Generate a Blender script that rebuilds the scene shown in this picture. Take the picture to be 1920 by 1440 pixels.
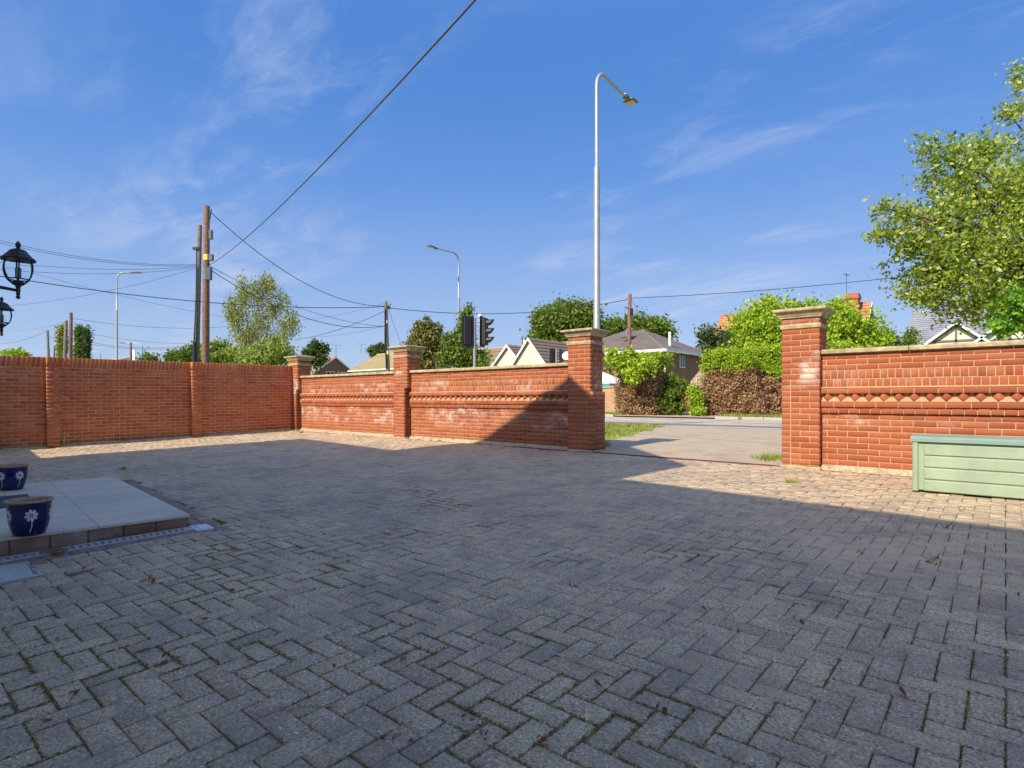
import bpy, math, random
import numpy as np
from mathutils import Vector, Matrix
R = math.radians
scene = bpy.context.scene
for o in list(bpy.data.objects): bpy.data.objects.remove(o)
COL = scene.collection
random.seed(7); rng = np.random.default_rng(7)

# ------------------------------------------------------------------ camera, light
# world frame: X runs along the front garden wall, Y from the house to the road, Z up, metres
CAM_H = 1.117; F = 1080.0; X0 = 960.0; Y0 = 748.0; YAW = 40.6
cam_d = bpy.data.cameras.new('camera'); cam = bpy.data.objects.new('camera', cam_d); COL.objects.link(cam)
cam.location = (0, 0, CAM_H); cam.rotation_euler = (R(90), 0, R(YAW))
cam_d.sensor_width = 36; cam_d.lens = 36*F/1920; cam_d.shift_y = (Y0-720)/1920
cam_d.clip_start = .05; cam_d.clip_end = 2000
scene.camera = cam
scene.view_settings.view_transform = 'Standard'; scene.view_settings.look = 'None'
scene.view_settings.gamma = 1; scene.view_settings.exposure = 1.2
SUN_EL, SUN_D = 39.0, 4.4       # elevation; shadows run towards +Y and SUN_D degrees to +X
dx, dy = math.sin(R(SUN_D)), math.cos(R(SUN_D))
ld = Vector((dx*math.cos(R(SUN_EL)), dy*math.cos(R(SUN_EL)), -math.sin(R(SUN_EL))))
sd = bpy.data.lights.new('sun', 'SUN'); so = bpy.data.objects.new('sun', sd); COL.objects.link(so)
sd.energy = 2.75; sd.angle = R(.55); sd.color = (1, .86, .66)
so.rotation_euler = ld.to_track_quat('-Z', 'Y').to_euler(); so.location = (0, -20, 30)
w = bpy.data.worlds.new('World'); scene.world = w; w.use_nodes = True
nt = w.node_tree; nt.nodes.clear()
def N(nt, t, **k):
    n = nt.nodes.new(t)
    for a, b in k.items():
        if a.startswith('i_'):
            n.inputs[a[2:].replace('_', ' ')].default_value = b
        else: setattr(n, a, b)
    return n
def L(nt, a, b): nt.links.new(a, b)
def mathn(nt, op, a, b=None, c=None, clamp=False):
    n = nt.nodes.new('ShaderNodeMath'); n.operation = op; n.use_clamp = clamp
    for i, x in enumerate((a, b, c)):
        if x is None: continue
        if isinstance(x, (int, float)): n.inputs[i].default_value = x
        else: nt.links.new(x, n.inputs[i])
    return n.outputs[0]
def maprange(nt, v, a, b, c=0., d=1.):
    n = nt.nodes.new('ShaderNodeMapRange'); n.interpolation_type = 'SMOOTHSTEP'
    nt.links.new(v, n.inputs[0])
    for i, x in enumerate((a, b, c, d)): n.inputs[i+1].default_value = x
    return n.outputs[0]
def mixc(nt, f, a, b, bt='MIX'):
    n = nt.nodes.new('ShaderNodeMix'); n.data_type = 'RGBA'; n.blend_type = bt
    for i, x in ((0, f), (6, a), (7, b)):
        if isinstance(x, (int, float)): n.inputs[i].default_value = x
        elif isinstance(x, tuple): n.inputs[i].default_value = (*x[:3], 1)
        else: nt.links.new(x, n.inputs[i])
    return n.outputs[2]
sky = N(nt, 'ShaderNodeTexSky', sky_type='NISHITA', sun_disc=False)
sky.sun_elevation = R(SUN_EL); sky.sun_rotation = math.atan2(-dx, -dy)
sky.air_density = 1.0; sky.dust_density = 1.3; sky.ozone_density = 2.2; sky.altitude = 50
tc = N(nt, 'ShaderNodeTexCoord'); sep = N(nt, 'ShaderNodeSeparateXYZ'); L(nt, tc.outputs['Generated'], sep.inputs[0])
zc = mathn(nt, 'MAXIMUM', sep.outputs[2], .02); zc = mathn(nt, 'ADD', zc, .12)
cx = mathn(nt, 'DIVIDE', sep.outputs[0], zc); cy = mathn(nt, 'DIVIDE', sep.outputs[1], zc)
cb = N(nt, 'ShaderNodeCombineXYZ'); L(nt, cx, cb.inputs[0]); L(nt, cy, cb.inputs[1])
mp = N(nt, 'ShaderNodeMapping'); mp.inputs['Rotation'].default_value = (0, 0, R(35)); mp.inputs['Location'].default_value = (2, 8, 0); mp.inputs['Scale'].default_value = (.9, 2.0, 1)
L(nt, cb.outputs[0], mp.inputs[0])
wz = N(nt, 'ShaderNodeTexNoise'); wz.inputs['Scale'].default_value = .9; wz.inputs['Detail'].default_value = 3; L(nt, mp.outputs[0], wz.inputs[0])
wv = N(nt, 'ShaderNodeVectorMath', operation='SCALE'); wv.inputs[3].default_value = 1.1; L(nt, wz.outputs[1], wv.inputs[0])
wa = N(nt, 'ShaderNodeVectorMath', operation='ADD'); L(nt, mp.outputs[0], wa.inputs[0]); L(nt, wv.outputs[0], wa.inputs[1])
n1 = N(nt, 'ShaderNodeTexNoise'); n1.inputs['Scale'].default_value = 1.4; n1.inputs['Detail'].default_value = 10; n1.inputs['Roughness'].default_value = .66; L(nt, wa.outputs[0], n1.inputs[0])
n2 = N(nt, 'ShaderNodeTexNoise'); n2.inputs['Scale'].default_value = .45; n2.inputs['Detail'].default_value = 2; L(nt, mp.outputs[0], n2.inputs[0])
c1 = maprange(nt, n1.outputs[0], .44, .72); c2 = maprange(nt, n2.outputs[0], .42, .62)
cl = mathn(nt, 'MULTIPLY', c1, c2); cl = mathn(nt, 'MULTIPLY', cl, .44)
lowz = maprange(nt, sep.outputs[2], .45, .95, .92, 0.)
lr = N(nt, 'ShaderNodeValToRGB'); L(nt, sep.outputs[2], lr.inputs[0]); el = lr.color_ramp.elements
el[0].position = 0; el[0].color = (1.27, 1.64, 2.27, 1); el[1].position = .55; el[1].color = (.11, .57, 1.78, 1); e3 = el.new(.18); e3.color = (.74, 1.19, 2.16, 1); e4 = el.new(.34); e4.color = (.33, .84, 2.05, 1)
gm = N(nt, 'ShaderNodeGamma'); gm.inputs[1].default_value = 1.0; L(nt, sky.outputs[0], gm.inputs[0])
hs = N(nt, 'ShaderNodeHueSaturation'); hs.inputs['Saturation'].default_value = .95; hs.inputs['Hue'].default_value = .508; L(nt, gm.outputs[0], hs.inputs['Color'])
skb = mixc(nt, lowz, hs.outputs[0], lr.outputs[0]); skm = mixc(nt, cl, skb, (1.95, 2.15, 2.65))
bg = N(nt, 'ShaderNodeBackground'); bg.inputs[1].default_value = .15; L(nt, skm, bg.inputs[0])
wo = N(nt, 'ShaderNodeOutputWorld'); L(nt, bg.outputs[0], wo.inputs[0])

# ------------------------------------------------------------------ frame helpers
A = R(YAW); RIGHT = np.array([math.cos(A), math.sin(A), 0]); FWD = np.array([-math.sin(A), math.cos(A), 0])
def at(px, py, Z):
    """a real point seen at that place of the photograph, Z metres deep"""
    p = RIGHT*((px-X0)/F*Z) + FWD*Z; p[2] = CAM_H + (Y0-py)/F*Z; return p
def atv(px, py, v):
    d = RIGHT*((px-X0)/F) + FWD; return at(px, py, v/d[1])
def yard_z(u, v): return -.003*u + .0275*v
def gz(u, v):
    return -.003*min(max(u, -15), 6) * (1 if v < 8.4 else max(0, 1-(v-8.4)/3)) + .0275*min(v, 11.6)

# ------------------------------------------------------------------ object helpers
def tag(o, label=None, cat=None, group=None, kind=None):
    if label: o['label'] = label
    if cat: o['category'] = cat
    if group: o['group'] = group
    if kind: o['kind'] = kind
    return o
def thing(name, label, cat, loc=(0, 0, 0), rz=0, group=None):
    o = bpy.data.objects.new(name, None); COL.objects.link(o); o.empty_display_size = .1
    o.location = loc; o.rotation_euler = (0, 0, rz); return tag(o, label, cat, group)
def np_mesh(name, V, Fq, mat=None, attrs=None, smooth=False):
    """V (n,3); Fq list of faces or (m,k) array"""
    me = bpy.data.meshes.new(name)
    V = np.asarray(V, dtype=np.float32)
    if isinstance(Fq, np.ndarray):
        m, k = Fq.shape
        me.vertices.add(len(V)); me.vertices.foreach_set('co', V.ravel())
        me.loops.add(m*k); me.loops.foreach_set('vertex_index', Fq.astype(np.int32).ravel())
        me.polygons.add(m); me.polygons.foreach_set('loop_start', np.arange(0, m*k, k, dtype=np.int32))
        me.update(calc_edges=True)
    else:
        me.from_pydata([tuple(map(float, v)) for v in V], [], Fq); me.update()
    if attrs:
        for an, arr in attrs.items():
            a = me.attributes.new(an, 'FLOAT', 'FACE'); a.data.foreach_set('value', np.asarray(arr, dtype=np.float32))
    if smooth: me.polygons.foreach_set('use_smooth', [True]*len(me.polygons))
    if mat:
        for m_ in (mat if isinstance(mat, (list, tuple)) else [mat]): me.materials.append(m_)
    return me
def link(name, me, parent=None, loc=(0, 0, 0), rot=(0, 0, 0)):
    o = bpy.data.objects.new(name, me); COL.objects.link(o); o.location = loc; o.rotation_euler = rot
    if parent: o.parent = parent
    return o
class MB:
    def __init__(s): s.v = []; s.f = []; s.m = []; s.sm = []
    def add(s, vs, fs, mi=0, smooth=False):
        b = len(s.v); s.v += [tuple(map(float, x)) for x in vs]
        for f in fs: s.f.append([b+i for i in f]); s.m.append(mi); s.sm.append(smooth)
        return s
    def box(s, c, d, rz=0, mi=0, ch=0.0, tilt=None):
        x, y, z = d[0]/2, d[1]/2, d[2]/2
        if ch <= 0:
            vs = [(i*x, j*y, k*z) for k in (-1, 1) for j in (-1, 1) for i in (-1, 1)]
            fs = [(0, 2, 3, 1), (4, 5, 7, 6), (0, 1, 5, 4), (2, 6, 7, 3), (0, 4, 6, 2), (1, 3, 7, 5)]
        else:
            vs = []; idx = {}
            for k in (-1, 1):
                for j in (-1, 1):
                    for i in (-1, 1):
                        for a in range(3):
                            p = [i*(x-ch), j*(y-ch), k*(z-ch)]; p[a] = (i, j, k)[a]*(x, y, z)[a]
                            idx[(i, j, k, a)] = len(vs); vs.append(tuple(p))
            fs = []
            q = [(-1, -1), (1, -1), (1, 1), (-1, 1)]
            for a in range(3):
                o1, o2 = [(1, 2), (2, 0), (0, 1)][a]
                for sgn in (-1, 1):
                    f = []
                    for (p_, q_) in q:
                        t = [0, 0, 0]; t[a] = sgn; t[o1] = p_; t[o2] = q_; f.append(idx[(*t, a)])
                    fs.append(f if sgn > 0 else f[::-1])
            for a, b, c_ in ((0, 1, 2), (1, 2, 0), (0, 2, 1)):
                for s1 in (-1, 1):
                    for s2 in (-1, 1):
                        f = []
                        for (s3, ax) in ((-1, a), (1, a), (1, b), (-1, b)):
                            t = [0, 0, 0]; t[a] = s1; t[b] = s2; t[c_] = s3; f.append(idx[(*t, ax)])
                        fs.append(f)
            for i in (-1, 1):
                for j in (-1, 1):
                    for k in (-1, 1): fs.append([idx[(i, j, k, a)] for a in range(3)])
        M = Matrix.Rotation(rz, 3, 'Z')
        if tilt is not None: M = M @ tilt
        s.add([Vector(c)+M @ Vector(p) for p in vs], fs, mi); return s
    def tube(s, pts, rad, n=8, mi=0, caps=True, smooth=True):
        pts = [Vector(p) for p in pts]; k = len(pts)
        if isinstance(rad, (int, float)): rad = [rad]*k
        vs = []; prev = None
        for i, p in enumerate(pts):
            d = (pts[min(i+1, k-1)]-pts[max(i-1, 0)]).normalized()
            if prev is None:
                a = d.cross(Vector((0, 0, 1)));
                if a.length < .01: a = Vector((1, 0, 0))
                a.normalize()
            else:
                a = prev-d*prev.dot(d); a.normalize()
            prev = a; b = d.cross(a)
            for j in range(n):
                t = 2*math.pi*j/n; vs.append(p+(a*math.cos(t)+b*math.sin(t))*rad[i])
        fs = [(i*n+j, i*n+(j+1) % n, (i+1)*n+(j+1) % n, (i+1)*n+j) for i in range(k-1) for j in range(n)]
        s.add(vs, fs, mi, smooth)
        if caps: s.add(vs[:n], [list(range(n))[::-1]], mi); s.add(vs[-n:], [list(range(n))], mi)
        return s
    def lathe(s, prof, c=(0, 0, 0), n=24, mi=0, smooth=True, ph=0):
        vs = [(c[0]+r*math.cos(2*math.pi*j/n+ph), c[1]+r*math.sin(2*math.pi*j/n+ph), c[2]+z) for (r, z) in prof for j in range(n)]
        fs = [(i*n+j, i*n+(j+1) % n, (i+1)*n+(j+1) % n, (i+1)*n+j) for i in range(len(prof)-1) for j in range(n)]
        return s.add(vs, fs, mi, smooth)
    def slab(s, poly, t, mi=0):
        """closed slab: polygon (3d, any plane) thickened by vector t"""
        n = len(poly); t = Vector(t); a = [Vector(p) for p in poly]; b = [p+t for p in a]
        s.add(a+b, [list(range(n))[::-1], list(range(n, 2*n))]+[(i, (i+1) % n, n+(i+1) % n, n+i) for i in range(n)], mi); return s
    def build(s, name, mat, parent=None, origin=(0, 0, 0), kind=None, loc=None, rot=(0, 0, 0)):
        o_ = np.array(origin, dtype=float)
        me = bpy.data.meshes.new(name); me.from_pydata([tuple(np.array(v)-o_) for v in s.v], [], s.f); me.update()
        ms = mat if isinstance(mat, (list, tuple)) else [mat]
        for m_ in ms: me.materials.append(m_)
        me.polygons.foreach_set('material_index', s.m); me.polygons.foreach_set('use_smooth', s.sm)
        o = link(name, me, parent, loc if loc is not None else ((0, 0, 0) if parent else tuple(origin)), rot)
        if kind: o['kind'] = kind
        return o

# ------------------------------------------------------------------ materials
def newmat(name):
    m = bpy.data.materials.new(name); m.use_nodes = True; t = m.node_tree; t.nodes.clear()
    b = t.nodes.new('ShaderNodeBsdfPrincipled'); o = t.nodes.new('ShaderNodeOutputMaterial'); L(t, b.outputs[0], o.inputs[0]); return m, t, b
def noise(t, vec, sc, det=3, ro=.55):
    n = t.nodes.new('ShaderNodeTexNoise'); n.inputs['Scale'].default_value = sc; n.inputs['Detail'].default_value = det; n.inputs['Roughness'].default_value = ro
    if vec is not None: L(t, vec, n.inputs[0])
    return n.outputs[0]
def bump(t, b, h, st=.3, dist=.01):
    n = t.nodes.new('ShaderNodeBump'); n.inputs['Strength'].default_value = st; n.inputs['Distance'].default_value = dist
    L(t, h, n.inputs['Height']); L(t, n.outputs[0], b.inputs['Normal'])
def rndval(t, off=0.):
    oi = t.nodes.new('ShaderNodeObjectInfo'); at_ = t.nodes.new('ShaderNodeAttribute'); at_.attribute_name = 'rnd'
    x = mathn(t, 'ADD', oi.outputs['Random'], at_.outputs['Fac']); x = mathn(t, 'ADD', x, off); return mathn(t, 'FRACT', x)
def ramp(t, v, stops):
    n = t.nodes.new('ShaderNodeValToRGB'); e = n.color_ramp.elements
    while len(e) > 1: e.remove(e[-1])
    e[0].position = stops[0][0]; e[0].color = (*stops[0][1], 1)
    for p, c in stops[1:]: k = e.new(p); k.color = (*c, 1)
    L(t, v, n.inputs[0]); return n.outputs[0]
def simple(name, col, rough=.6, metal=0, var=.15, sc=20, bmp=0, spec=None, var2=None):
    m, t, b = newmat(name); g = t.nodes.new('ShaderNodeNewGeometry')
    n = noise(t, g.outputs['Position'], sc, 4)
    k = maprange(t, n, .3, .7, 1-var, 1+var)
    cc = t.nodes.new('ShaderNodeVectorMath'); cc.operation = 'SCALE'; cc.inputs[0].default_value = col; L(t, k, cc.inputs[3])
    out = cc.outputs[0]
    if var2:
        n2 = noise(t, g.outputs['Position'], var2[1], 4, .6); out = mixc(t, mathn(t, 'MULTIPLY', maprange(t, n2, .48, .68), var2[2]), out, var2[0])
    L(t, out, b.inputs['Base Color'])
    b.inputs['Roughness'].default_value = rough; b.inputs['Metallic'].default_value = metal
    if spec is not None: b.inputs['Specular IOR Level'].default_value = spec
    if bmp: bump(t, b, n, bmp, .01)
    return m
def brickmat(name, stops, eff=(), moss=None, effc=(.66, .56, .52), soot=.35, spot=None):
    """eff: list of (z0,z1,strength) bands where salts stain the wall; moss: (z0,z1,strength)"""
    m, t, b = newmat(name); g = t.nodes.new('ShaderNodeNewGeometry'); P = g.outputs['Position']
    r = rndval(t); c = ramp(t, r, stops)
    n = noise(t, P, 55, 4, .65); c = mixc(t, maprange(t, n, .3, .75, 0., .5), c, (.23, .09, .05))
    n3 = noise(t, P, 2.2, 4); c = mixc(t, maprange(t, n3, .45, .8, 0., soot), c, (.14, .07, .05))
    sp = t.nodes.new('ShaderNodeSeparateXYZ'); L(t, P, sp.inputs[0])
    if eff:
        n4 = noise(t, P, 4.5, 7, .78); n5 = noise(t, P, 1.3, 2)
        tot = None
        for (a, b_, st) in eff:
            w_ = min(.08, (b_-a)/3)
            k = mathn(t, 'MULTIPLY', maprange(t, sp.outputs[2], a-w_, a+w_), maprange(t, sp.outputs[2], b_-w_*.3, b_+w_*.3, 1., 0.))
            k = mathn(t, 'MULTIPLY', k, st); tot = k if tot is None else mathn(t, 'MAXIMUM', tot, k)
        f = mathn(t, 'MULTIPLY', maprange(t, n4, .42, .66), maprange(t, n5, .36, .56))
        f = mathn(t, 'MULTIPLY', f, tot); f = mathn(t, 'MULTIPLY', f, maprange(t, rndval(t, .21), .15, .6, .25, 1.)); f = mathn(t, 'MULTIPLY', f, maprange(t, noise(t, P, 40, 4, .7), .3, .6, .35, 1.)); c = mixc(t, f, c, effc)
    if moss:
        n6 = noise(t, P, 9, 4); f = mathn(t, 'MULTIPLY', maprange(t, sp.outputs[2], moss[0], moss[1], 1., 0.), maprange(t, n6, .3, .6)); f = mathn(t, 'MULTIPLY', f, moss[2])
        c = mixc(t, f, c, (.10, .10, .025))
    if spot:
        vd = t.nodes.new('ShaderNodeVectorMath'); vd.operation = 'DISTANCE'; L(t, P, vd.inputs[0]); vd.inputs[1].default_value = spot
        f = mathn(t, 'MULTIPLY', maprange(t, vd.outputs[1], .05, .20, 1., 0.), maprange(t, noise(t, P, 9, 4, .6), .36, .52)); c = mixc(t, mathn(t, 'MULTIPLY', f, .8), c, (.72, .60, .54))
    L(t, c, b.inputs['Base Color']); b.inputs['Roughness'].default_value = .85; b.inputs['Specular IOR Level'].default_value = .25
    bump(t, b, n, .5, .004); return m
RED = [(0, (.30, .078, .038)), (.2, (.37, .10, .043)), (.45, (.42, .118, .05)), (.7, (.37, .11, .055)), (.88, (.45, .145, .07)), (1, (.30, .10, .06))]
ORA = [(0, (.42, .115, .045)), (.3, (.52, .15, .05)), (.6, (.60, .19, .055)), (.85, (.46, .15, .07)), (1, (.62, .24, .09))]  # orange brown brick, pushed brighter to stand in for light bounced off the paving
M_brL = brickmat('brick_red_front', RED, eff=[(.55, .945, 1.0), (1.25, 1.5, .75)], moss=(.25, .42, .5), soot=.2)
M_brR = brickmat('brick_red_clean', RED, eff=[(.78, .935, .5), (1.26, 1.48, .25)], moss=(.18, .30, .3), soot=.15)
M_brP = brickmat('brick_pillar', RED, eff=[(1.25, 1.75, .85), (2.07, 2.17, .6)], moss=(.22, .34, .6), soot=.2, spot=(-1.93, 8.0, 1.46))
M_brW = brickmat('brick_side_wall', ORA, eff=[(1.45, 1.75, .18)], moss=(.13, .42, .8), soot=.3)
M_red = brickmat('brick_engineering_red', [(0, (.16, .045, .035)), (1, (.26, .07, .05))], soot=.4)
def mortarmat(name, col, z=None):
    m, t, b = newmat(name); g = t.nodes.new('ShaderNodeNewGeometry'); n = noise(t, g.outputs['Position'], 60, 4); n2 = noise(t, g.outputs['Position'], 3, 3)
    c = mixc(t, maprange(t, n, .3, .7), tuple(x*.75 for x in col), col); c = mixc(t, maprange(t, n2, .4, .7, 0, .45), c, tuple(x*.6 for x in col))
    L(t, c, b.inputs['Base Color']); b.inputs['Roughness'].default_value = .95; bump(t, b, n, .5, .004); return m
M_mort = mortarmat('mortar_buff', (.58, .37, .19)); M_mort2 = mortarmat('mortar_side_wall', (.85, .52, .30))  # side wall mortar is lifted too, carrying bounced light in its colour
M_conc = simple('concrete_haunch', (.42, .34, .23), .95, var=.3, sc=30, bmp=.4, var2=((.16, .17, .07), 6, .6))
M_stone = simple('coping_stone', (.42, .35, .21), .9, var=.2, sc=14, bmp=.25, var2=((.23, .20, .11), 5, .7))
M_ledge = mortarmat('mortar_ledge', (.52, .34, .19))
def pavermat(name, stops, warm=(.50, .40, .27)):
    m, t, b = newmat(name); g = t.nodes.new('ShaderNodeNewGeometry'); P = g.outputs['Position']
    r = rndval(t); c = ramp(t, r, stops)
    nb = noise(t, P, .55, 4, .6); c = mixc(t, maprange(t, nb, .5, .72, 0., .5), c, tuple(x*.80 for x in warm))
    nd = noise(t, P, 7, 5, .65); c = mixc(t, maprange(t, nd, .42, .72, 0., .45), c, (.24, .20, .16))
    ns = noise(t, P, 95, 3, .75); c = mixc(t, maprange(t, ns, .36, .52, .75, 0.), c, (.12, .09, .07)); c = mixc(t, maprange(t, ns, .60, .66, 0., .95), c, (.95, .88, .78))
    ng = noise(t, P, 1.7, 5, .7); c = mixc(t, maprange(t, ng, .46, .62, 0., .42), c, (.25, .20, .16)); ng2 = noise(t, P, 14, 4, .7); c = mixc(t, maprange(t, ng2, .56, .70, 0., .5), c, (.40, .36, .16))
    vd = t.nodes.new('ShaderNodeVectorMath'); vd.operation = 'DISTANCE'; L(t, P, vd.inputs[0]); vd.inputs[1].default_value = (-.62, 4.35, .12)
    c = mixc(t, mathn(t, 'MULTIPLY', maprange(t, vd.outputs[1], .15, .75, .8, 0.), maprange(t, nd, .35, .6)), c, (.62, .46, .30))
    L(t, c, b.inputs['Base Color']); b.inputs['Roughness'].default_value = .65; b.inputs['Specular IOR Level'].default_value = .4
    n2 = noise(t, P, 110, 4, .7); bump(t, b, n2, .9, .005); return m
M_pav = pavermat('paver_charcoal', [(0, (.44, .33, .21)), (.08, (.54, .415, .255)), (.4, (.60, .465, .28)), (.7, (.64, .50, .305)), (.86, (.58, .435, .27)), (.95, (.51, .39, .245)), (1, (.43, .325, .21))])
M_pavb = pavermat('paver_brown', [(0, (.23, .15, .11)), (1, (.30, .20, .145))])
def sandmat():
    m, t, b = newmat('joint_sand'); g = t.nodes.new('ShaderNodeNewGeometry'); P = g.outputs['Position']
    n = noise(t, P, 3.0, 4, .6); n2 = noise(t, P, 120, 3)
    c = mixc(t, maprange(t, n2, .3, .7), (.07, .055, .04), (.16, .125, .09)); c = mixc(t, maprange(t, n, .50, .62, 0, .7), c, (.12, .13, .035))
    L(t, c, b.inputs['Base Color']); b.inputs['Roughness'].default_value = 1; bump(t, b, n2, .6, .006); return m
M_sand = sandmat()
def leafmat(name, stops, dead=None, trans=.35, rough=.55):
    m, t, b = newmat(name); r = rndval(t); c = ramp(t, r, stops)
    if dead:
        a_ = t.nodes.new('ShaderNodeAttribute'); a_.attribute_name = 'dead'
        r2 = rndval(t, .37); c = mixc(t, a_.outputs['Fac'], c, ramp(t, r2, dead))
    L(t, c, b.inputs['Base Color']); b.inputs['Roughness'].default_value = rough; b.inputs['Specular IOR Level'].default_value = .3
    tr = t.nodes.new('ShaderNodeBsdfTranslucent'); L(t, c, tr.inputs[0]); mx = t.nodes.new('ShaderNodeMixShader'); mx.inputs[0].default_value = trans
    o = [n for n in t.nodes if n.type == 'OUTPUT_MATERIAL'][0]; L(t, b.outputs[0], mx.inputs[1]); L(t, tr.outputs[0], mx.inputs[2]); L(t, mx.outputs[0], o.inputs[0]); return m
DEAD = [(0, (.28, .16, .09)), (.45, (.46, .28, .165)), (.8, (.62, .41, .26)), (1, (.20, .15, .07))]
G_lime = leafmat('leaf_lime', [(0, (.20, .34, .02)), (.5, (.34, .50, .03)), (1, (.50, .62, .06))], DEAD)
G_mid = leafmat('leaf_mid_green', [(0, (.09, .15, .02)), (.5, (.15, .23, .03)), (1, (.22, .31, .04))], DEAD)
G_dark = leafmat('leaf_dark_green', [(0, (.05, .09, .025)), (.5, (.08, .14, .03)), (1, (.13, .19, .04))], DEAD)
G_oliv = leafmat('leaf_olive', [(0, (.14, .24, .025)), (.35, (.28, .40, .04)), (.75, (.46, .54, .07)), (1, (.64, .66, .28))], DEAD, rough=.35, trans=.45)
G_birch = leafmat('leaf_birch', [(0, (.19, .25, .04)), (.5, (.30, .35, .05)), (1, (.44, .41, .09))], DEAD)
G_grass = leafmat('grass_blade', [(0, (.18, .28, .03)), (.5, (.28, .38, .04)), (.8, (.45, .44, .12)), (1, (.55, .48, .2))], DEAD)
G_moss = leafmat('moss_leaf', [(0, (.15, .18, .04)), (.4, (.27, .28, .07)), (.65, (.42, .37, .15)), (.85, (.40, .24, .12)), (1, (.24, .15, .09))], trans=.2)
G_dry = leafmat('dry_leaf', [(0, (.26, .09, .035)), (.5, (.34, .15, .06)), (1, (.40, .24, .12))], trans=.15)
G_soft = leafmat('leaf_soft_green', [(0, (.20, .28, .05)), (.5, (.32, .41, .08)), (1, (.48, .54, .14))], DEAD)
M_bark = simple('bark', (.12, .085, .06), .9, var=.4, sc=30, bmp=.5)
M_birchbark = simple('birch_bark', (.55, .50, .44), .8, var=.3, sc=8, var2=((.08, .07, .06), 9, .8))
M_grass = simple('grass_ground', (.22, .26, .05), 1, var=.35, sc=9, var2=((.42, .36, .14), .9, .5))
M_asph = simple('asphalt_apron', (.43, .35, .25), .9, var=.28, sc=90, bmp=.8, var2=((.31, .26, .20), 2.6, .75))
M_road = simple('asphalt_road', (.44, .385, .32), .85, var=.15, sc=90, bmp=.3, var2=((.20, .185, .17), .7, .5))
M_newt = simple('asphalt_new', (.17, .17, .165), .85, var=.15, sc=90, bmp=.3)
M_foot = simple('footway', (.40, .36, .31), .9, var=.15, sc=40)
M_paint = simple('road_paint', (.78, .77, .72), .7, var=.12, sc=25)
M_kerb = simple('kerb_stone', (.40, .37, .32), .9, var=.2, sc=20)
M_wood = simple('pole_timber', (.20, .105, .075), .85, var=.35, sc=12, bmp=.3)
M_woodg = simple('pole_timber_grey', (.17, .15, .12), .85, var=.35, sc=12, bmp=.3)
M_galv = simple('galvanised', (.40, .41, .42), .45, .35, var=.08, sc=6)
M_cable = simple('cable_black', (.035, .037, .045), .6)
M_cablg = simple('cable_grey', (.10, .11, .13), .6)
M_black = simple('black_plastic', (.018, .018, .022), .45, var=.2)
M_iron = simple('lantern_black', (.012, .013, .022), .35, var=.2, sc=60)
M_yel = simple('yellow_plate', (.75, .60, .06), .6)
M_grbox = simple('grey_box', (.13, .135, .15), .6)
M_white = simple('white_paint', (.78, .77, .74), .6, var=.05)
M_cream = simple('cream_render', (.64, .60, .50), .85, var=.06, sc=3)
M_lens = simple('signal_lens', (.05, .04, .045), .25)
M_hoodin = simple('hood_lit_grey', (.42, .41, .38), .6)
M_led = simple('led_panel', (.62, .52, .26), .4)
M_green = simple('storage_green', (.285, .37, .265), .55, var=.06, sc=5, bmp=.1, var2=((.34, .44, .31), 3, .6))
M_lid = simple('storage_lid', (.20, .32, .27), .5, var=.06, sc=5, var2=((.27, .36, .30), 4, .5))
def tilemat():
    m, t, b = newmat('granite_tile'); g = t.nodes.new('ShaderNodeNewGeometry'); P = g.outputs['Position']; r = rndval(t)
    c = ramp(t, r, [(0, (.70, .61, .46)), (1, (.80, .70, .53))]); n = noise(t, P, 260, 2); c = mixc(t, maprange(t, n, .42, .6), c, (.50, .45, .36)); n2 = noise(t, P, 2, 4); c = mixc(t, maprange(t, n2, .45, .75, 0, .3), c, (.34, .33, .30))
    L(t, c, b.inputs['Base Color']); b.inputs['Roughness'].default_value = .8; b.inputs['Specular IOR Level'].default_value = .25; return m
M_tile = tilemat()
M_glaze = simple('cobalt_glaze', (.012, .010, .075), .12, var=.3, sc=4)
M_petal = simple('cream_petal', (.62, .58, .54), .5)
M_clay = simple('terracotta', (.42, .27, .17), .85, var=.2, sc=30)
M_soil = simple('soil', (.10, .06, .035), 1, var=.5, sc=60, bmp=.6)
M_mat = simple('door_mat', (.05, .06, .07), .9, var=.3, sc=90)
M_dark = simple('dark_void', (.02, .02, .02), 1)
M_upvc = simple('white_upvc', (.80, .82, .84), .35, var=.03)
mg, tg, bgl = newmat('window_glass'); bgl.inputs['Base Color'].default_value = (.05, .07, .09, 1); bgl.inputs['Roughness'].default_value = .05; M_glass = mg
mg, tg, bgl = newmat('lantern_glass'); bgl.inputs['Base Color'].default_value = (.92, .97, .95, 1); bgl.inputs['Roughness'].default_value = .02; bgl.inputs['Transmission Weight'].default_value = 1.0; bgl.inputs['IOR'].default_value = 1.05; M_clear = mg
def tilerow(name, c1, c2, sc=1., pitch=.3):
    m, t, b = newmat(name); g = t.nodes.new('ShaderNodeNewGeometry'); P = g.outputs['Position']; r = rndval(t)
    n = noise(t, P, 1.2*sc, 4, .65); c = mixc(t, maprange(t, n, .35, .7), c1, c2); n2 = noise(t, P, 25*sc, 3)
    c = mixc(t, maprange(t, n2, .35, .7, 0, .35), c, tuple(x*.55 for x in c1)); c = mixc(t, mathn(t, 'MULTIPLY', r, .35), c, tuple(x*.7 for x in c1))
    L(t, c, b.inputs['Base Color']); b.inputs['Roughness'].default_value = .85; return m
M_rfbr = tilerow('roof_buff', (.40, .29, .19), (.46, .36, .20)); M_rfol = tilerow('roof_olive', (.38, .32, .16), (.47, .40, .22))
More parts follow.
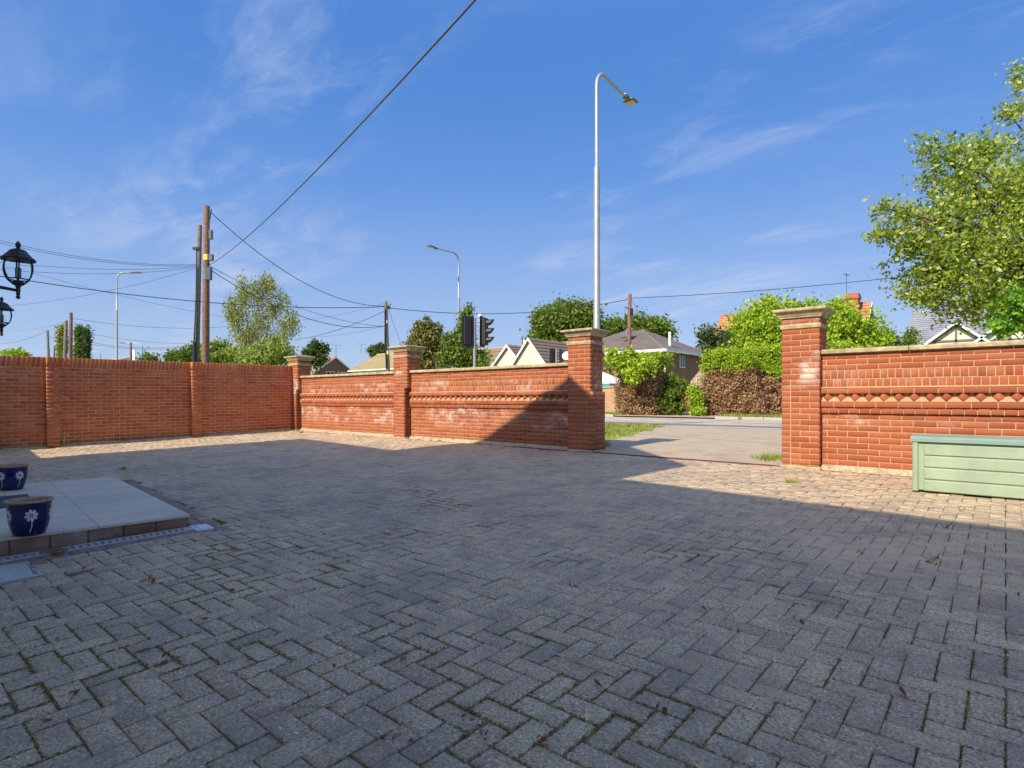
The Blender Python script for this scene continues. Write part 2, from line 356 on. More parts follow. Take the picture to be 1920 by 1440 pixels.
M_rfdk = tilerow('roof_brown', (.22, .165, .12), (.28, .21, .15)); M_rfgr = tilerow('roof_grey', (.17, .145, .135), (.23, .195, .17))
M_rfrd = tilerow('roof_red', (.46, .20, .10), (.50, .33, .15)); M_slate = tilerow('roof_slate', (.27, .29, .34), (.34, .36, .41))
M_ridge = tilerow('ridge_red', (.50, .16, .08), (.55, .22, .10))
M_hbr = brickmat('far_brick_brown', [(0, (.25, .13, .085)), (.5, (.33, .19, .12)), (1, (.20, .10, .07))], soot=.2)
M_hbb = brickmat('far_brick_buff', [(0, (.50, .33, .19)), (1, (.58, .42, .26))], soot=.1)
M_hbo = brickmat('far_brick_orange', [(0, (.55, .33, .20)), (1, (.62, .42, .28))], soot=.1)

# ------------------------------------------------------------------ repeated pieces (bricks, pavers)
def piece_geo(Lx, D, H, up=False, ch=.004):
    """front piece: x length, y depth (front at y=0 facing -y), z height centred. up: paver, top at z=0"""
    x, z = Lx/2, H/2
    if not up:
        V = []
        for (xx, zz, yy) in ((x-ch, z-ch, 0), (x, z, ch), (x, z, D)):
            V += [(-xx, yy, -zz), (xx, yy, -zz), (xx, yy, zz), (-xx, yy, zz)]
    else:
        V = []; y = D/2
        for (xx, yy, zz) in ((x-ch, y-ch, 0), (x, y, -ch), (x, y, -H)):
            V += [(-xx, -yy, zz), (xx, -yy, zz), (xx, yy, zz), (-xx, yy, zz)]
    Fc = [[0, 1, 2, 3], [11, 10, 9, 8]]
    for r in (0, 4):
        for i in range(4): j = (i+1) % 4; Fc.append([r+i, r+4+i, r+4+j, r+j])
    return np.array(V), np.array(Fc)
MC = {}
class Pieces:
    def __init__(s): s.it = []
    def add(s, dims, M, up=False, ch=.004, key=None): s.it.append((dims, np.array(M), up, ch, key))
    def brick(s, Lx, H, p, th, D=.10, j=1.0, ch=.004, roll=0):
        M = Matrix.Translation(Vector(p)) @ Matrix.Rotation(th, 4, 'Z')
        M = M @ Matrix.Rotation(random.gauss(0, .004*j), 4, 'Z') @ Matrix.Rotation(roll+random.gauss(0, .003*j), 4, 'Y') @ Matrix.Translation((0, random.gauss(0, .0015*j), 0))
        s.add((round(Lx, 3), D, round(H, 3)), M, False, ch)
    def emit(s, name, mat, parent, origin, cap=300, fixed=None):
        o_ = np.array(origin); cams = np.array([0, 0, CAM_H])
        def score(i):
            p = i[1][:3, 3]; d = p-cams; f = d@FWD; r = d@RIGHT
            if f < .3: return -1e9
            sx, sy = X0+F*r/f, Y0-F*d[2]/f
            vis = (-60 < sx < 1980) and (-60 < sy < 1500)
            a = i[0][0]*(i[0][1] if i[2] else i[0][2])*(abs(d[2])/f if i[2] else 1)/f/f
            return a+(100 if vis else 0)
        its = sorted(s.it, key=score, reverse=True); n = len(its) if len(its) <= cap else cap
        for (dm, M, up, ch, key) in its[:n]:
            k = (dm, up, ch, mat.name)
            if k not in MC:
                V, Fc = piece_geo(dm[0], dm[1], dm[2], up, ch); MC[k] = np_mesh(name, V, Fc, mat)
            o = bpy.data.objects.new(name, MC[k]); COL.objects.link(o); o.parent = parent
            Ml = Matrix(M.tolist()); Ml.translation = Ml.translation-Vector(o_); o.matrix_basis = Ml
        rest = its[n:]
        if rest:
            VV = []; FF = []; rn = []; b = 0
            for (dm, M, up, ch, key) in rest:
                V, Fc = piece_geo(dm[0], dm[1], dm[2], up, ch); VV.append(V@M[:3, :3].T+M[:3, 3]-o_); FF.append(Fc+b); b += len(V); rn += [random.random()]*len(Fc)
            me = np_mesh(name, np.concatenate(VV), np.concatenate(FF), mat, {'rnd': rn}); o = link(name, me, parent); o['kind'] = 'stuff'

# ------------------------------------------------------------------ ground
def grid_sheet(name, us, vs, zf, mat, dz=0., kind='structure'):
    V = [(u, v, zf(u, v)+dz) for v in vs for u in us]; n = len(us)
    Fc = [(j*n+i, j*n+i+1, (j+1)*n+i+1, (j+1)*n+i) for j in range(len(vs)-1) for i in range(n-1)]
    o = link(name, np_mesh(name, V, Fc, mat)); o['kind'] = kind; return o
far = [-900, -300, -120, -60, -30, -22, -16, -14.95]+list(np.arange(-14, 6.1, 1))+[10, 20, 40, 90, 250, 900]
grid_sheet('ground', far, [8.37, 8.9, 9.5, 10.2, 10.9, 11.6, 13, 15, 20, 30, 60, 120, 300, 900], gz, M_grass)
grid_sheet('ground', [-900, -300, -60, -30, -20, -14.99], [-900, -100, -20, -5, 0, 4, 8.37], lambda u, v: gz(-15, max(v, 0)), M_grass)
grid_sheet('ground', [6.01, 12, 30, 100, 900], [-900, -100, -20, -5, 0, 4, 8.37], lambda u, v: gz(6, max(v, -1)), M_grass)
def flat(name, poly, mat, dz, kind='structure', parent=None):
    o = link(name, np_mesh(name, [(p[0], p[1], gz(p[0], p[1])+dz) for p in poly], [list(range(len(poly)))], mat), parent); o['kind'] = kind; return o
# asphalt apron through the gate, in strips so that it follows the slope
vs = [8.10, 8.4, 8.9, 9.5, 10.2, 10.9, 11.6, 13.0, 14.4, 15.6]
lft = [-5.6, -5.5, -5.55, -5.8, -6.0, -6.2, -6.3, -6.8, -7.2, -7.7]; rgt = [-1.75, -1.75, -1.5, -1.2, -.9, -.6, -.2, .8, 2.0, 3.4]
V = []; Fc = []
for i, v in enumerate(vs):
    for k in range(5): u = lft[i]+(rgt[i]-lft[i])*k/4; V.append((u, v, gz(u, v)+.006))
for i in range(len(vs)-1):
    for k in range(4): Fc.append((i*5+k, i*5+k+1, i*5+k+6, i*5+k+5))
o = link('driveway_apron', np_mesh('driveway_apron', V, Fc, M_asph)); o['kind'] = 'structure'
ZR = gz(0, 20)
def rect(name, u0, u1, v0, v1, z, mat):
    o = link(name, np_mesh(name, [(u0, v0, z), (u1, v0, z), (u1, v1, z), (u0, v1, z)], [(0, 1, 2, 3)], mat)); o['kind'] = 'structure'; return o
rect('road', -400, 300, 15.6, 22.4, ZR+.008, M_road)
rect('road_patch', -60, 60, 16.25, 17.35, ZR+.012, M_newt)
rect('road_line', -6.4, 30, 15.9, 16.12, ZR+.016, M_paint)
rect('road_line', -60, -7.4, 19.2, 19.5, ZR+.016, M_paint); rect('road_line', -6.9, 30, 19.2, 19.5, ZR+.016, M_foot)
rect('pavement', -400, 300, 22.55, 23.9, ZR+.05, M_foot)
mk = MB()
for i in range(-70, 60):
    if not -13.5 < i*.915 < -9: mk.box((i*.915, 22.475, ZR+.03), (.905, .15, .16), ch=.012)
mk.build('kerb', M_kerb, kind='structure')
flat('far_driveway', [(-13.6, 22.4), (-9.2, 22.4), (-9.2, 32), (-13.6, 32)], M_asph, .056)

# ------------------------------------------------------------------ block paving
STEP_O = np.array([-5.10, 1.86]); sa = R(5.6); SA = np.array([-math.cos(sa), math.sin(sa)]); SB = np.array([-math.sin(sa), -math.cos(sa)])   # along / towards house
def in_step(u, v, m=0.0, m2=0.0):
    d = np.array([u, v])-STEP_O; a, b = d@SA, d@SB; return (-m2 < a < 3.25+m) and (-m < b < 1.75)
BV = -1.25
drive = bpy.data.objects.new('driveway', np_mesh('driveway', [(u, v, yard_z(u, v)-.016) for v in np.linspace(BV-.2, 8.36, 12) for u in np.linspace(-14.98, 6, 12)],
    [(j*12+i, j*12+i+1, (j+1)*12+i+1, (j+1)*12+i) for j in range(11) for i in range(11)], M_sand)); COL.objects.link(drive)
tag(drive, 'sloping courtyard of grey herringbone block paving', None, None, 'structure')
pv = Pieces(); pb = Pieces(); px_ = .1012
nrm = Vector((.003, -.0275, 1)).normalized(); Tn = Vector((0, 0, 1)).rotation_difference(nrm).to_matrix().to_4x4()
def put_paver(ps, u, v, horiz, Lp=.2):
    s = math.sin(u*1.7+v*2.3)*math.sin(u*.9-v*1.1)
    M = Matrix.Translation((u+random.gauss(0, .0009), v+random.gauss(0, .0009), yard_z(u, v)+.004*s+random.gauss(0, .0018)-(.004 if random.random() < .05 else 0))) @ Tn
    M = M @ Matrix.Rotation((0 if horiz else R(90))+random.gauss(0, .006), 4, 'Z') @ Matrix.Rotation(random.gauss(0, .006), 4, 'X') @ Matrix.Rotation(random.gauss(0, .005), 4, 'Y')
    ps.add((Lp-.0032, .0972, .05), M, True, .0045)
def blocked(u, v):
    if in_step(u, v, .24, .33): return True
    if -5.05 < u < -4.36 and .36 < v < .90: return True
    return not (-14.74 < u < 5.9 and BV < v < 8.0)
for i in range(-150, 62):
    for j in range(-14, 81):
        c = (i-j) % 4
        if c == 0: u, v, h = (i+1)*px_, (j+.5)*px_, True
        elif c == 3: u, v, h = (i+.5)*px_, (j+1)*px_, False
        else: continue
        if v < -1.0 or v > 8.1 or u < -14.8: continue
        if blocked(u, v):
            if -9 < u < -3.5 and v < 3:          # cut halves along the step and the cover
                for q in (-.0515, .0515):
                    hu, hv = (u+q, v) if h else (u, v+q)
                    if not (in_step(hu, hv, .235, .285) or (-5.05 < hu < -4.47 and .36 < hv < .86)): put_paver(pv, hu, hv, h, .0995)
            continue
        put_paver(pv, u, v, h, .2022)
pv.emit('paver', M_pav, drive, (0, 0, 0))
# brown border round the step: a course along its outer side and one beside the channel
def border(a, b, along):
    p = STEP_O+SA*a+SB*b
    M = Matrix.Translation((p[0], p[1], yard_z(*p)+random.gauss(0, .001))) @ Tn @ Matrix.Rotation((0 if along else R(90))-sa+random.gauss(0, .006), 4, 'Z'); pb.add((.2, .0985, .05), M, True, .0055)
for k in range(18):
    border(-.20+k*.205, -.075, True); border(-.30+k*.205, -.180, True)
for k in range(9): border(-.225, -.02+.205*k+.10, False)
border(-.52, 1.36, True); border(-.52, 1.47, True); border(-.32, .98, True); border(-.53, .98, True); border(-.53, .875, True)
pb.emit('brown_paver', M_pavb, drive, (0, 0, 0))

# threshold of red bricks across the gateway
th = thing('brick_threshold', 'thin line of dark red edging bricks across the gateway', 'edging', (-5, 8.06, gz(-5, 8.06)))
pt = Pieces()
u = -6.9
while u < -2.2:
    M = Matrix.Translation((u+.107, 8.055-.03*(u > -5.6), gz(u, 8.05)+.006)) @ Tn; pt.add((.207, .055, .05), M, True, .005); u += .215
pt.emit('brick', M_red, th, th.location)

# ------------------------------------------------------------------ brick walls
PF = 8.03; WF = PF+.115; WB = PF+.335
def front_wall(u0, u1, label, mat, s0=0.):
    root = thing('brick_wall', label, 'wall', (u0, WF, yard_z(u0, WF))); og = tuple(root.location)
    c = MB(); c.box(((u0+u1)/2, (WF+.006+WB-.006)/2, .84), (u1-u0, WB-WF-.012, 1.676)); c.build('mortar', M_mort, root, og)
    c = MB()                                           # band core
    c.box(((u0+u1)/2, WF-.0175, 1.2175), (u1-u0, .045, .070)); c.box(((u0+u1)/2, WF-.0175, 1.0475), (u1-u0, .045, .070)); c.box(((u0+u1)/2, WF-.006, .9735), (u1-u0, .03, .068))
    c.build('band_mortar', M_mort, root, og)
    # sloping mortar weathering on top of the band and the dentil ledge
    c = MB()
    for (z0, z1, y0) in ((1.2525, 1.272, WF-.052),):
        c.slab([(u0, y0, z0), (u0, WF+.004, z0), (u0, WF+.004, z1)], (u1-u0, 0, 0))
        c.build('mortar_fillet', M_mort, root, og)
    P = Pieces()
    z = .937-.0365; row = 0; gmin = min(yard_z(u0, 8), yard_z(u1, 8))
    while z > gmin-.05:
        u = u0-(s0+(.1125 if row % 2 else 0)) % .225
        while u < u1:
            a, b = max(u+.005, u0+.001), min(u+.220, u1-.001)
            if b-a > .03: P.brick(b-a, .063, ((a+b)/2, WF, z), 0)
            u += .225
        z -= .073; row += 1
    def course(zc, h, y, pitch, off, D=.1, gap=.01):
        u = u0-off
        while u < u1:
            a, b = max(u+gap/2, u0+.001), min(u+pitch-gap/2, u1-.001)
            if b-a > .02: P.brick(b-a, h, ((a+b)/2, y, zc), 0, D)
            u += pitch
    course(.9735, .064, WF-.032, .1125, .03, .1); course(1.0475, .066, WF-.05, .225, .08, .1)
    course(1.2175, .066, WF-.05, .225, .15, .1)
    course(1.3115, .101, WF, .076, .02); course(1.4225, .101, WF, .076, .05)
    for k in range(3): course(1.5115+k*.0673, .0575, WF, .225, .06+.1125*(k % 2))
    # dentil course: bricks turned 45 degrees, one corner out
    u = u0+.075
    while u < u1-.04:
        M = Matrix.Translation((u, WF-.049, 1.1325)) @ Matrix.Rotation(R(45), 4, 'Z') @ Matrix.Translation((.0505, 0, 0))
        P.add((.101, .101, .088), M, False, .003); u += .150
    c = MB(); c.slab([(u0, WF-.046, 1.0845), (u0, WF+.004, 1.0845), (u0, WF+.004, 1.135)], (u1-u0, 0, 0)); c.build('dentil_ledge', M_ledge, root, og)
    P.emit('brick', mat, root, og)
    # coping stones
    n = max(1, round((u1-u0)/.9)); l = (u1-u0)/n
    for k in range(n):
        a = u0+k*l+.003; b = u0+(k+1)*l-.003
        m = MB(); prof = [(WF-.045, 1.690), (WF-.045, 1.722), (WF-.030, 1.741), (WB+.035, 1.741), (WB+.045, 1.722), (WB+.045, 1.690), (WF, 1.680)]
        m.slab([(a, y, z) for (y, z) in prof], (b-a, 0, 0)); m.build('coping_stone', M_stone, root, og)
    c = MB(); zb = lambda u: yard_z(u, 8.1)
    c.add([(u0, WF-.07, zb(u0)-.01), (u1, WF-.07, zb(u1)-.01), (u1, WF-.055, zb(u1)+.02), (u0, WF-.055, zb(u0)+.02), (u1, WF+.003, zb(u1)+.06), (u0, WF+.003, zb(u0)+.06)], [(0, 1, 2, 3), (3, 2, 4, 5)])
    c.build('mortar_haunch', M_conc, root, og); return root
def pillar(u0, u1, label, mat, lower=0., zl=1.35, joint=False, vb=None, grp='brick piers of the front wall'):
    """u0..u1 upper shaft; lower: how much wider (+) or narrower (-) its right side is below zl"""
    vb = vb or PF+.39; root = thing('brick_pillar', label, 'pillar', ((u0+u1)/2, PF, yard_z(u0, PF)), group=grp); og = tuple(root.location)
    zt = 2.158; zg = yard_z(u0, 8)-.05
    c = MB(); c.box(((u0+u1)/2, (PF+vb)/2, (zl+zt)/2), (u1-u0-.012, vb-PF-.012, zt-zl)); c.box(((u0+u1+lower)/2, (PF+vb)/2, (zg+zl)/2), (u1-u0+lower-.012, vb-PF-.012, zl-zg-.001)); c.build('mortar', M_mort, root, og)
    P = Pieces(); Q = Pieces(); z = zt-.0365; row = 0
    while z > zg+.02:
        if 2.02 < z < 2.083:
            z -= .073; z = 2.0215-.0365; continue
        r = u1 if z > zl else u1+lower; H = .063
        if joint and z < 1.37:
            P.brick(.10, H, (u0+.0505, PF, z), 0); a = u0+.108
            cuts = [a, a+.1125, r] if row % 2 else [a, a+.225, r]
        else:
            w = r-u0; cuts = [u0, u0+w/2, r] if row % 2 else [u0, u0+w*.25, u0+w*.75, r]
        for a, b in zip(cuts[:-1], cuts[1:]):
            a2 = a if a == u0 else a+.005; b2 = b if b == r else b-.005; P.brick(b2-a2, H, ((a2+b2)/2, PF, z), 0)
        d = vb-PF; cs = [PF+.104, PF+.104+(d-.104)*.35, vb] if row % 2 else [PF+.104, PF+.104+(d-.104)*.7, vb]
        for a, b in zip(cs[:-1], cs[1:]):
            P.brick(b-a-.01, H, (r, (a+b)/2, z), R(90)); Q.brick(b-a-.01, H, (u0, (a+b)/2, z), R(-90))
        for k in range(2): Q.brick((r-u0)/2-.01, H, (u0+(r-u0)*(.25+.5*k), vb, z), R(180))
        z -= .073; row += 1
    P.emit('brick', mat, root, og); Q.emit('brick', mat, root, og, cap=0)
    uc, vc = (u0+u1)/2, (PF+vb)/2; W, D = u1-u0, vb-PF
    def ring(zs): # stacked mouldings (overhang, z)
        m = MB(); V = []
        for (oh, z) in zs: V += [(uc-W/2-oh, vc-D/2-oh, z), (uc+W/2+oh, vc-D/2-oh, z), (uc+W/2+oh, vc+D/2+oh, z), (uc-W/2-oh, vc+D/2+oh, z)]
        n = len(zs); m.add(V, [(3, 2, 1, 0), tuple(4*(n-1)+i for i in range(4))]+[(4*k+i, 4*k+(i+1) % 4, 4*k+4+(i+1) % 4, 4*k+4+i) for k in range(n-1) for i in range(4)]); return m
    ring([(.006, 2.022), (.014, 2.026), (.018, 2.060), (.014, 2.072), (.004, 2.0805)]).build('string_band', M_stone, root, og)
    ring([(.006, 2.1585), (.022, 2.1605), (.026, 2.178), (.034, 2.186), (.040, 2.200), (.062, 2.226), (.072, 2.236), (.088, 2.242), (.092, 2.250), (.092, 2.268), (.086, 2.276), (-.05, 2.300)]).build('cap_stone', M_stone, root, og)
    c = MB(); c.box((uc+lower/2, vc, zg+.03), (W+lower+.035, D+.035, .10), ch=.015); c.build('mortar_haunch', M_conc, root, og); return root
pillar(-14.98, -14.50, 'corner brick pillar with stone cap where the two garden walls meet', M_brP, -.10, 1.36)
front_wall(-14.50, -10.36, 'shorter far left panel of the red brick front wall beside the side wall', M_brL)
pillar(-10.36, -9.89, 'brick pillar with stone cap between the two left wall panels', M_brP, -.10, 1.36)
front_wall(-9.89, -5.637, 'red brick front wall panel left of the gateway, crossed by the roof shadow', M_brL, .1)
pillar(-5.637, -5.19, 'capped brick gate pillar left of the gateway, lower half in shade', M_brP, .05, 1.24)
pillar(-2.229, -1.781, 'capped brick gate pillar right of the gateway with a white stain', M_brP, .0, 1.37, joint=True)
front_wall(-1.781, 5.6, 'clean red brick front wall panel behind the green storage box', M_brR, .05)

# side wall (faces +X), with two shallow piers
SU = -14.77
def side_wall():
    root = thing('brick_wall', 'plain orange brown brick side wall with upright top course, in shade', 'wall', (SU, 3, yard_z(SU, 3))); og = tuple(root.location)
    top = lambda v: 1.9405+.010*v
    v0, v1 = -1.6, 8.02
    c = MB(); c.slab([(SU-.006, v0, 0-.1), (SU-.006, v1, 0), (SU-.006, v1, top(v1)-.012), (SU-.006, v0, top(v0)-.012)], (-.20, 0, 0)); c.build('mortar', M_mort2, root, og)
    piers = [(-.05, .18), (2.71, 2.935), (5.44, 5.68)]
    P = Pieces(); sh = math.atan(.010)
    def row(ps, v0, v1, zoff, H, u, pitch, off, gap=.01):
        v = v0-off
        while v < v1:
            a, b = max(v+gap/2, v0+.001), min(v+pitch-gap/2, v1-.001)
            if b-a > .025: ps.brick(b-a, H, (u, (a+b)/2, top((a+b)/2)-zoff), R(90), .1, roll=-sh)
            v += pitch
    row(P, v0, v1, .1035+random.random()*.001, .205, SU, .0755, 0, .009)
    k = 0; zo = .2125+.036
    while zo < 1.86:
        row(P, v0, v1, zo, .064, SU, .225, .03+.1125*(k % 2)); zo += .0745; k += 1
    P.emit('brick', M_brW, root, og)
    for (a, b) in piers:
        c = MB(); c.slab([(SU+.1, a+.006, 0), (SU+.1, b-.006, 0), (SU+.1, b-.006, top(b)-.012), (SU+.1, a+.006, top(a)-.012)], (-.12, 0, 0)); po = c.build('pier', M_mort2, root, og)
        P = Pieces()
        for kk in range(3): w_ = (b-a)/3; P.brick(w_-.009, .205, (SU+.11, a+w_*(kk+.5), top(a)-.1035), R(90), .112)
        zo = .2485; k = 0
        while zo < 1.86:
            if k % 2: P.brick(b-a, .064, (SU+.11, (a+b)/2, top(a)-zo), R(90), .112)
            else:
                for kk in range(2): w_ = (b-a)/2; P.brick(w_-.006, .064, (SU+.11, a+w_*(kk+.5), top(a)-zo), R(90), .112)
            zo += .0745; k += 1
        P.emit('brick', M_brW, po, og)
    c = MB()
    for (a, b) in ((v0, piers[0][0]), (piers[0][1], 2.71), (2.935, 5.44), (5.68, 7.98)):
        za, zb = yard_z(SU, a), yard_z(SU, b)
        c.add([(SU+.12, a, za-.006), (SU+.12, b, zb-.006), (SU+.10, b, zb+.02), (SU+.10, a, za+.02), (SU-.003, b, zb+.05), (SU-.003, a, za+.05)], [(0, 1, 2, 3), (3, 2, 4, 5)])
    c.build('mortar_haunch', M_conc, root, og)
side_wall()

# ------------------------------------------------------------------ own house behind the camera (casts the shade)
def own_house():
    ca = R(-5.6)
    root = thing('house', 'cream rendered house with a gabled bay behind the camera, carrying the lanterns', 'house', (-6.3, .45, 0), ca); 
    bw = simple('own_house_render', (.78, .74, .64), .9, var=.06, sc=3); rf = tilerow('own_roof', (.20, .12, .09), (.26, .16, .11))  # pale cream chosen so these unseen walls reflect more fill into the yard
    # local: x along facade, y out to the yard. gable bay x -2.25..2.25, front wall y .1 ; main wall set back
    ze = 5.87; yb = .33; ym = -1.24
    m = MB(); m.box((0, -2.3, ze/2-.1), (4.6, 5.1-.24, ze-.2)); m.slab([(-2.3, .13, ze-.2), (2.3, .13, ze-.2), (0, .13, ze+1.27)], (0, -4.86, 0)); m.build('bay_wall', bw, root)
    m = MB(); m.box((-4.3, -5.0, ze/2-.1), (4.0, 7.2, ze-.2)); m.build('left_wall', bw, root)
    m = MB(); m.box((9.0, -4.9, ze/2-.15), (13.4, 7.2, ze-.3)); m.build('right_wall', bw, root)
    m = MB()
    for s in (-1, 1):
        m.slab([(0, yb, ze+1.60), (s*2.46, yb, ze), (s*2.46, -5, ze), (0, -5, ze+1.60)], (0, 0, -.12))
    m.build('bay_roof', rf, root)
    m = MB()
    m.slab([(-6.1, ym, ze), (-2.47, ym, ze), (-2.47, -5, ze+2.1), (-6.1, -5, ze+2.1)], (0, 0, -.12))
    m.slab([(-6.1, -8.9, ze), (-2.47, -8.9, ze), (-2.47, -5.001, ze+2.1), (-6.1, -5.001, ze+2.1)], (0, 0, -.12))
    m.slab([(2.47, ym, ze), (16, ym, ze), (16, -5, ze+2.1), (2.47, -5, ze+2.1)], (0, 0, -.12))
    m.slab([(2.47, -8.9, ze), (16, -8.9, ze), (16, -5.001, ze+2.1), (2.47, -5.001, ze+2.1)], (0, 0, -.12)); m.build('main_roof', rf, root)
    # front door and windows
    f = MB(); f.box((-.35, .165, 1.3), (1.5, .07, 2.2), ch=.01); d = f.build('door', M_upvc, root); f = MB(); f.box((-.35, .21, 1.6), (.8, .02, 1.0)); f.build('pane', M_glass, d)
    for (x, y, z, w_, h) in ((-1.0, .16, 4.1, 1.8, 1.2), (1.2, .16, 4.1, 1.0, 1.2), (6, -1.27, 1.6, 2.0, 1.3), (10, -1.27, 1.6, 2.0, 1.3), (6, -1.27, 4.2, 1.8, 1.2), (10, -1.27, 4.2, 1.8, 1.2)):
        f = MB()
        f.box((x, y, z+h/2), (w_, .08, .07)); f.box((x, y, z-h/2), (w_, .08, .07)); f.box((x-w_/2, y, z), (.07, .07, h)); f.box((x+w_/2, y, z), (.07, .07, h)); f.box((x, y, z), (.06, .06, h-.07))
        fr = f.build('window', M_upvc, root); g_ = MB(); g_.box((x, y-.01, z), (w_-.06, .03, h-.06)); g_.build('pane', M_glass, fr)
    # lower wing on the left
    m = MB(); m.box((-9.3, -4.2, 1.2), (6.0, 4.2, 2.4)); m.build('wing_wall', bw, root)
    m = MB(); m.slab([(-12.8, -1.85, 2.55), (-6.15, -1.85, 2.55), (-6.15, -3.8, 3.9), (-12.8, -3.8, 3.9)], (0, 0, -.12)); m.slab([(-12.8, -6.6, 2.55), (-6.15, -6.6, 2.55), (-6.15, -3.801, 3.9), (-12.8, -3.801, 3.9)], (0, 0, -.12)); m.build('wing_roof', rf, root)
own_house()

# ------------------------------------------------------------------ step, drain, pots, lanterns
def step():
    root = thing('entrance_step', 'low step topped with pale grey granite tiles on a brown brick edge', 'step', (*STEP_O, yard_z(*STEP_O)), 0)
    og = tuple(root.location); zt = yard_z(-6.5, 1.3)+.110
    def P(a, b, z): p = STEP_O+SA*a+SB*b; return (p[0], p[1], z)
    m = MB(); m.slab([P(.02, .02, -.02), P(3.2, .02, -.02), P(3.2, 1.7, -.02), P(.02, 1.7, -.02)], (0, 0, zt-.030+.02)); m.build('core', M_conc, root, og)
    b0 = 0.0; k = 0
    for (b0, b1) in ((0, .60), (.604, 1.03), (1.034, 1.62)):
        a = 0
        while a < 3.2:
            m = MB(); e = .0035; a1 = min(a+.30, 3.22); zz = zt+random.gauss(0, .0006)
            m.slab([P(a+e-(.012 if a == 0 else 0), b0-(.012 if b0 == 0 else 0), zz-.020), P(a1-e, b0-(.012 if b0 == 0 else 0), zz-.020), P(a1-e, b1, zz-.020), P(a+e-(.012 if a == 0 else 0), b1, zz-.020)], (0, 0, .020)); m.build('tile', M_tile, root, og)
            a += .30
    ps = Pieces(); be = brickmat('step_brick', [(0, (.20, .11, .08)), (.5, (.27, .15, .11)), (1, (.33, .20, .15))], eff=[(-.1, .3, .8)], effc=(.38, .34, .28), soot=.7)
    b = .012
    th_ = math.atan2(-SB[1], -SB[0])
    while b < 1.65:
        l = .21; p = STEP_O+SB*(b+l/2)-SA*.004; ps.brick(l, zt-.020-yard_z(*p)+.012, (p[0], p[1], (zt-.020+yard_z(*p)-.012)/2), R(90)-sa+R(0), .06); b += .22
    a = .012
    while a < 3.1:
        l = .21; p = STEP_O+SA*(a+l/2)-SB*.004; ps.brick(l, zt-.020-yard_z(*p)+.012, (p[0], p[1], (zt-.020+yard_z(*p)-.012)/2), R(180)-sa, .06); a += .22
    ps.emit('brick', be, root, og)
    m = MB(); m.box((-7.0, .95, zt+.006), (.75, .45, .012), rz=-sa, ch=.003); t = m.build('door_mat', M_mat); t.location = (0, 0, 0); tag(t, 'dark door mat lying on the pale step between the pots', 'mat')
    return zt
ZT = step()
def channel():
    root = thing('drain_channel', 'slotted steel drain channel along the foot of the step', 'drain', (-4.98, 1.3, yard_z(-4.98, 1.3))); og = tuple(root.location)
    M_st = simple('drain_steel', (.46, .46, .44), .6, .1, var=.15, sc=40)
    d = -SB; n = SA*-1
    def P(a, b, z=0): p = STEP_O+n*a+SB*b; return (p[0], p[1], yard_z(p[0], p[1])+z)
    m = MB()
    for (a0, a1) in ((.02, .045), (.135, .16)): m.slab([P(a0, -.10, -.03), P(a1, -.10, -.03), P(a1, 1.62, -.03), P(a0, 1.62, -.03)], (0, 0, .036))
    m.build('frame', M_st, root, og)
    m = MB(); m.slab([P(.0, -.12, -.10), P(.165, -.12, -.10), P(.165, 1.62, -.10), P(.0, 1.62, -.10)], (0, 0, .006)); drive.data.materials[0]; m.build('trough', M_dark, root, og)
    b = .03; m = MB()
    while b < 1.6: m.slab([P(.045, b, -.005), P(.135, b, -.005), P(.135, b+.020, -.005), P(.045, b+.020, -.005)], (0, 0, .008)); b += .044
    m.slab([P(.045, -.10, -.006), P(.135, -.10, -.006), P(.135, .03, -.006), P(.045, .03, -.006)], (0, 0, .009)); m.build('grating', M_st, root, og)
    c = thing('access_cover', 'grey metal access cover set in the paving at the left edge', 'drain cover', (-4.72, .62, yard_z(-4.72, .62))); z = .003
    m = MB(); m.box((0, 0, -.008), (.42, .36, .02), ch=.004); m.build('plate', M_st, c); 
    m = MB(); m.box((0, .186, -.008), (.46, .014, .028)); m.box((.218, 0, -.008), (.014, .36, .028)); m.box((-.218, 0, -.008), (.014, .36, .028)); m.build('frame', M_st, c)
    e = thing('end_plate', 'pale steel drain end plate at the outer corner of the step', 'drain plate', (-4.98, 1.90, yard_z(-4.98, 1.90))); m = MB(); m.box((0, .02, -.003), (.22, .13, .02), rz=-sa, ch=.003); m.build('plate', simple('bright_steel', (.62, .66, .70), .45, .2), e); m = MB(); m.box((0, -.012, .009), (.18, .005, .004), rz=-sa); m.build('rib', M_galv, e)
channel()
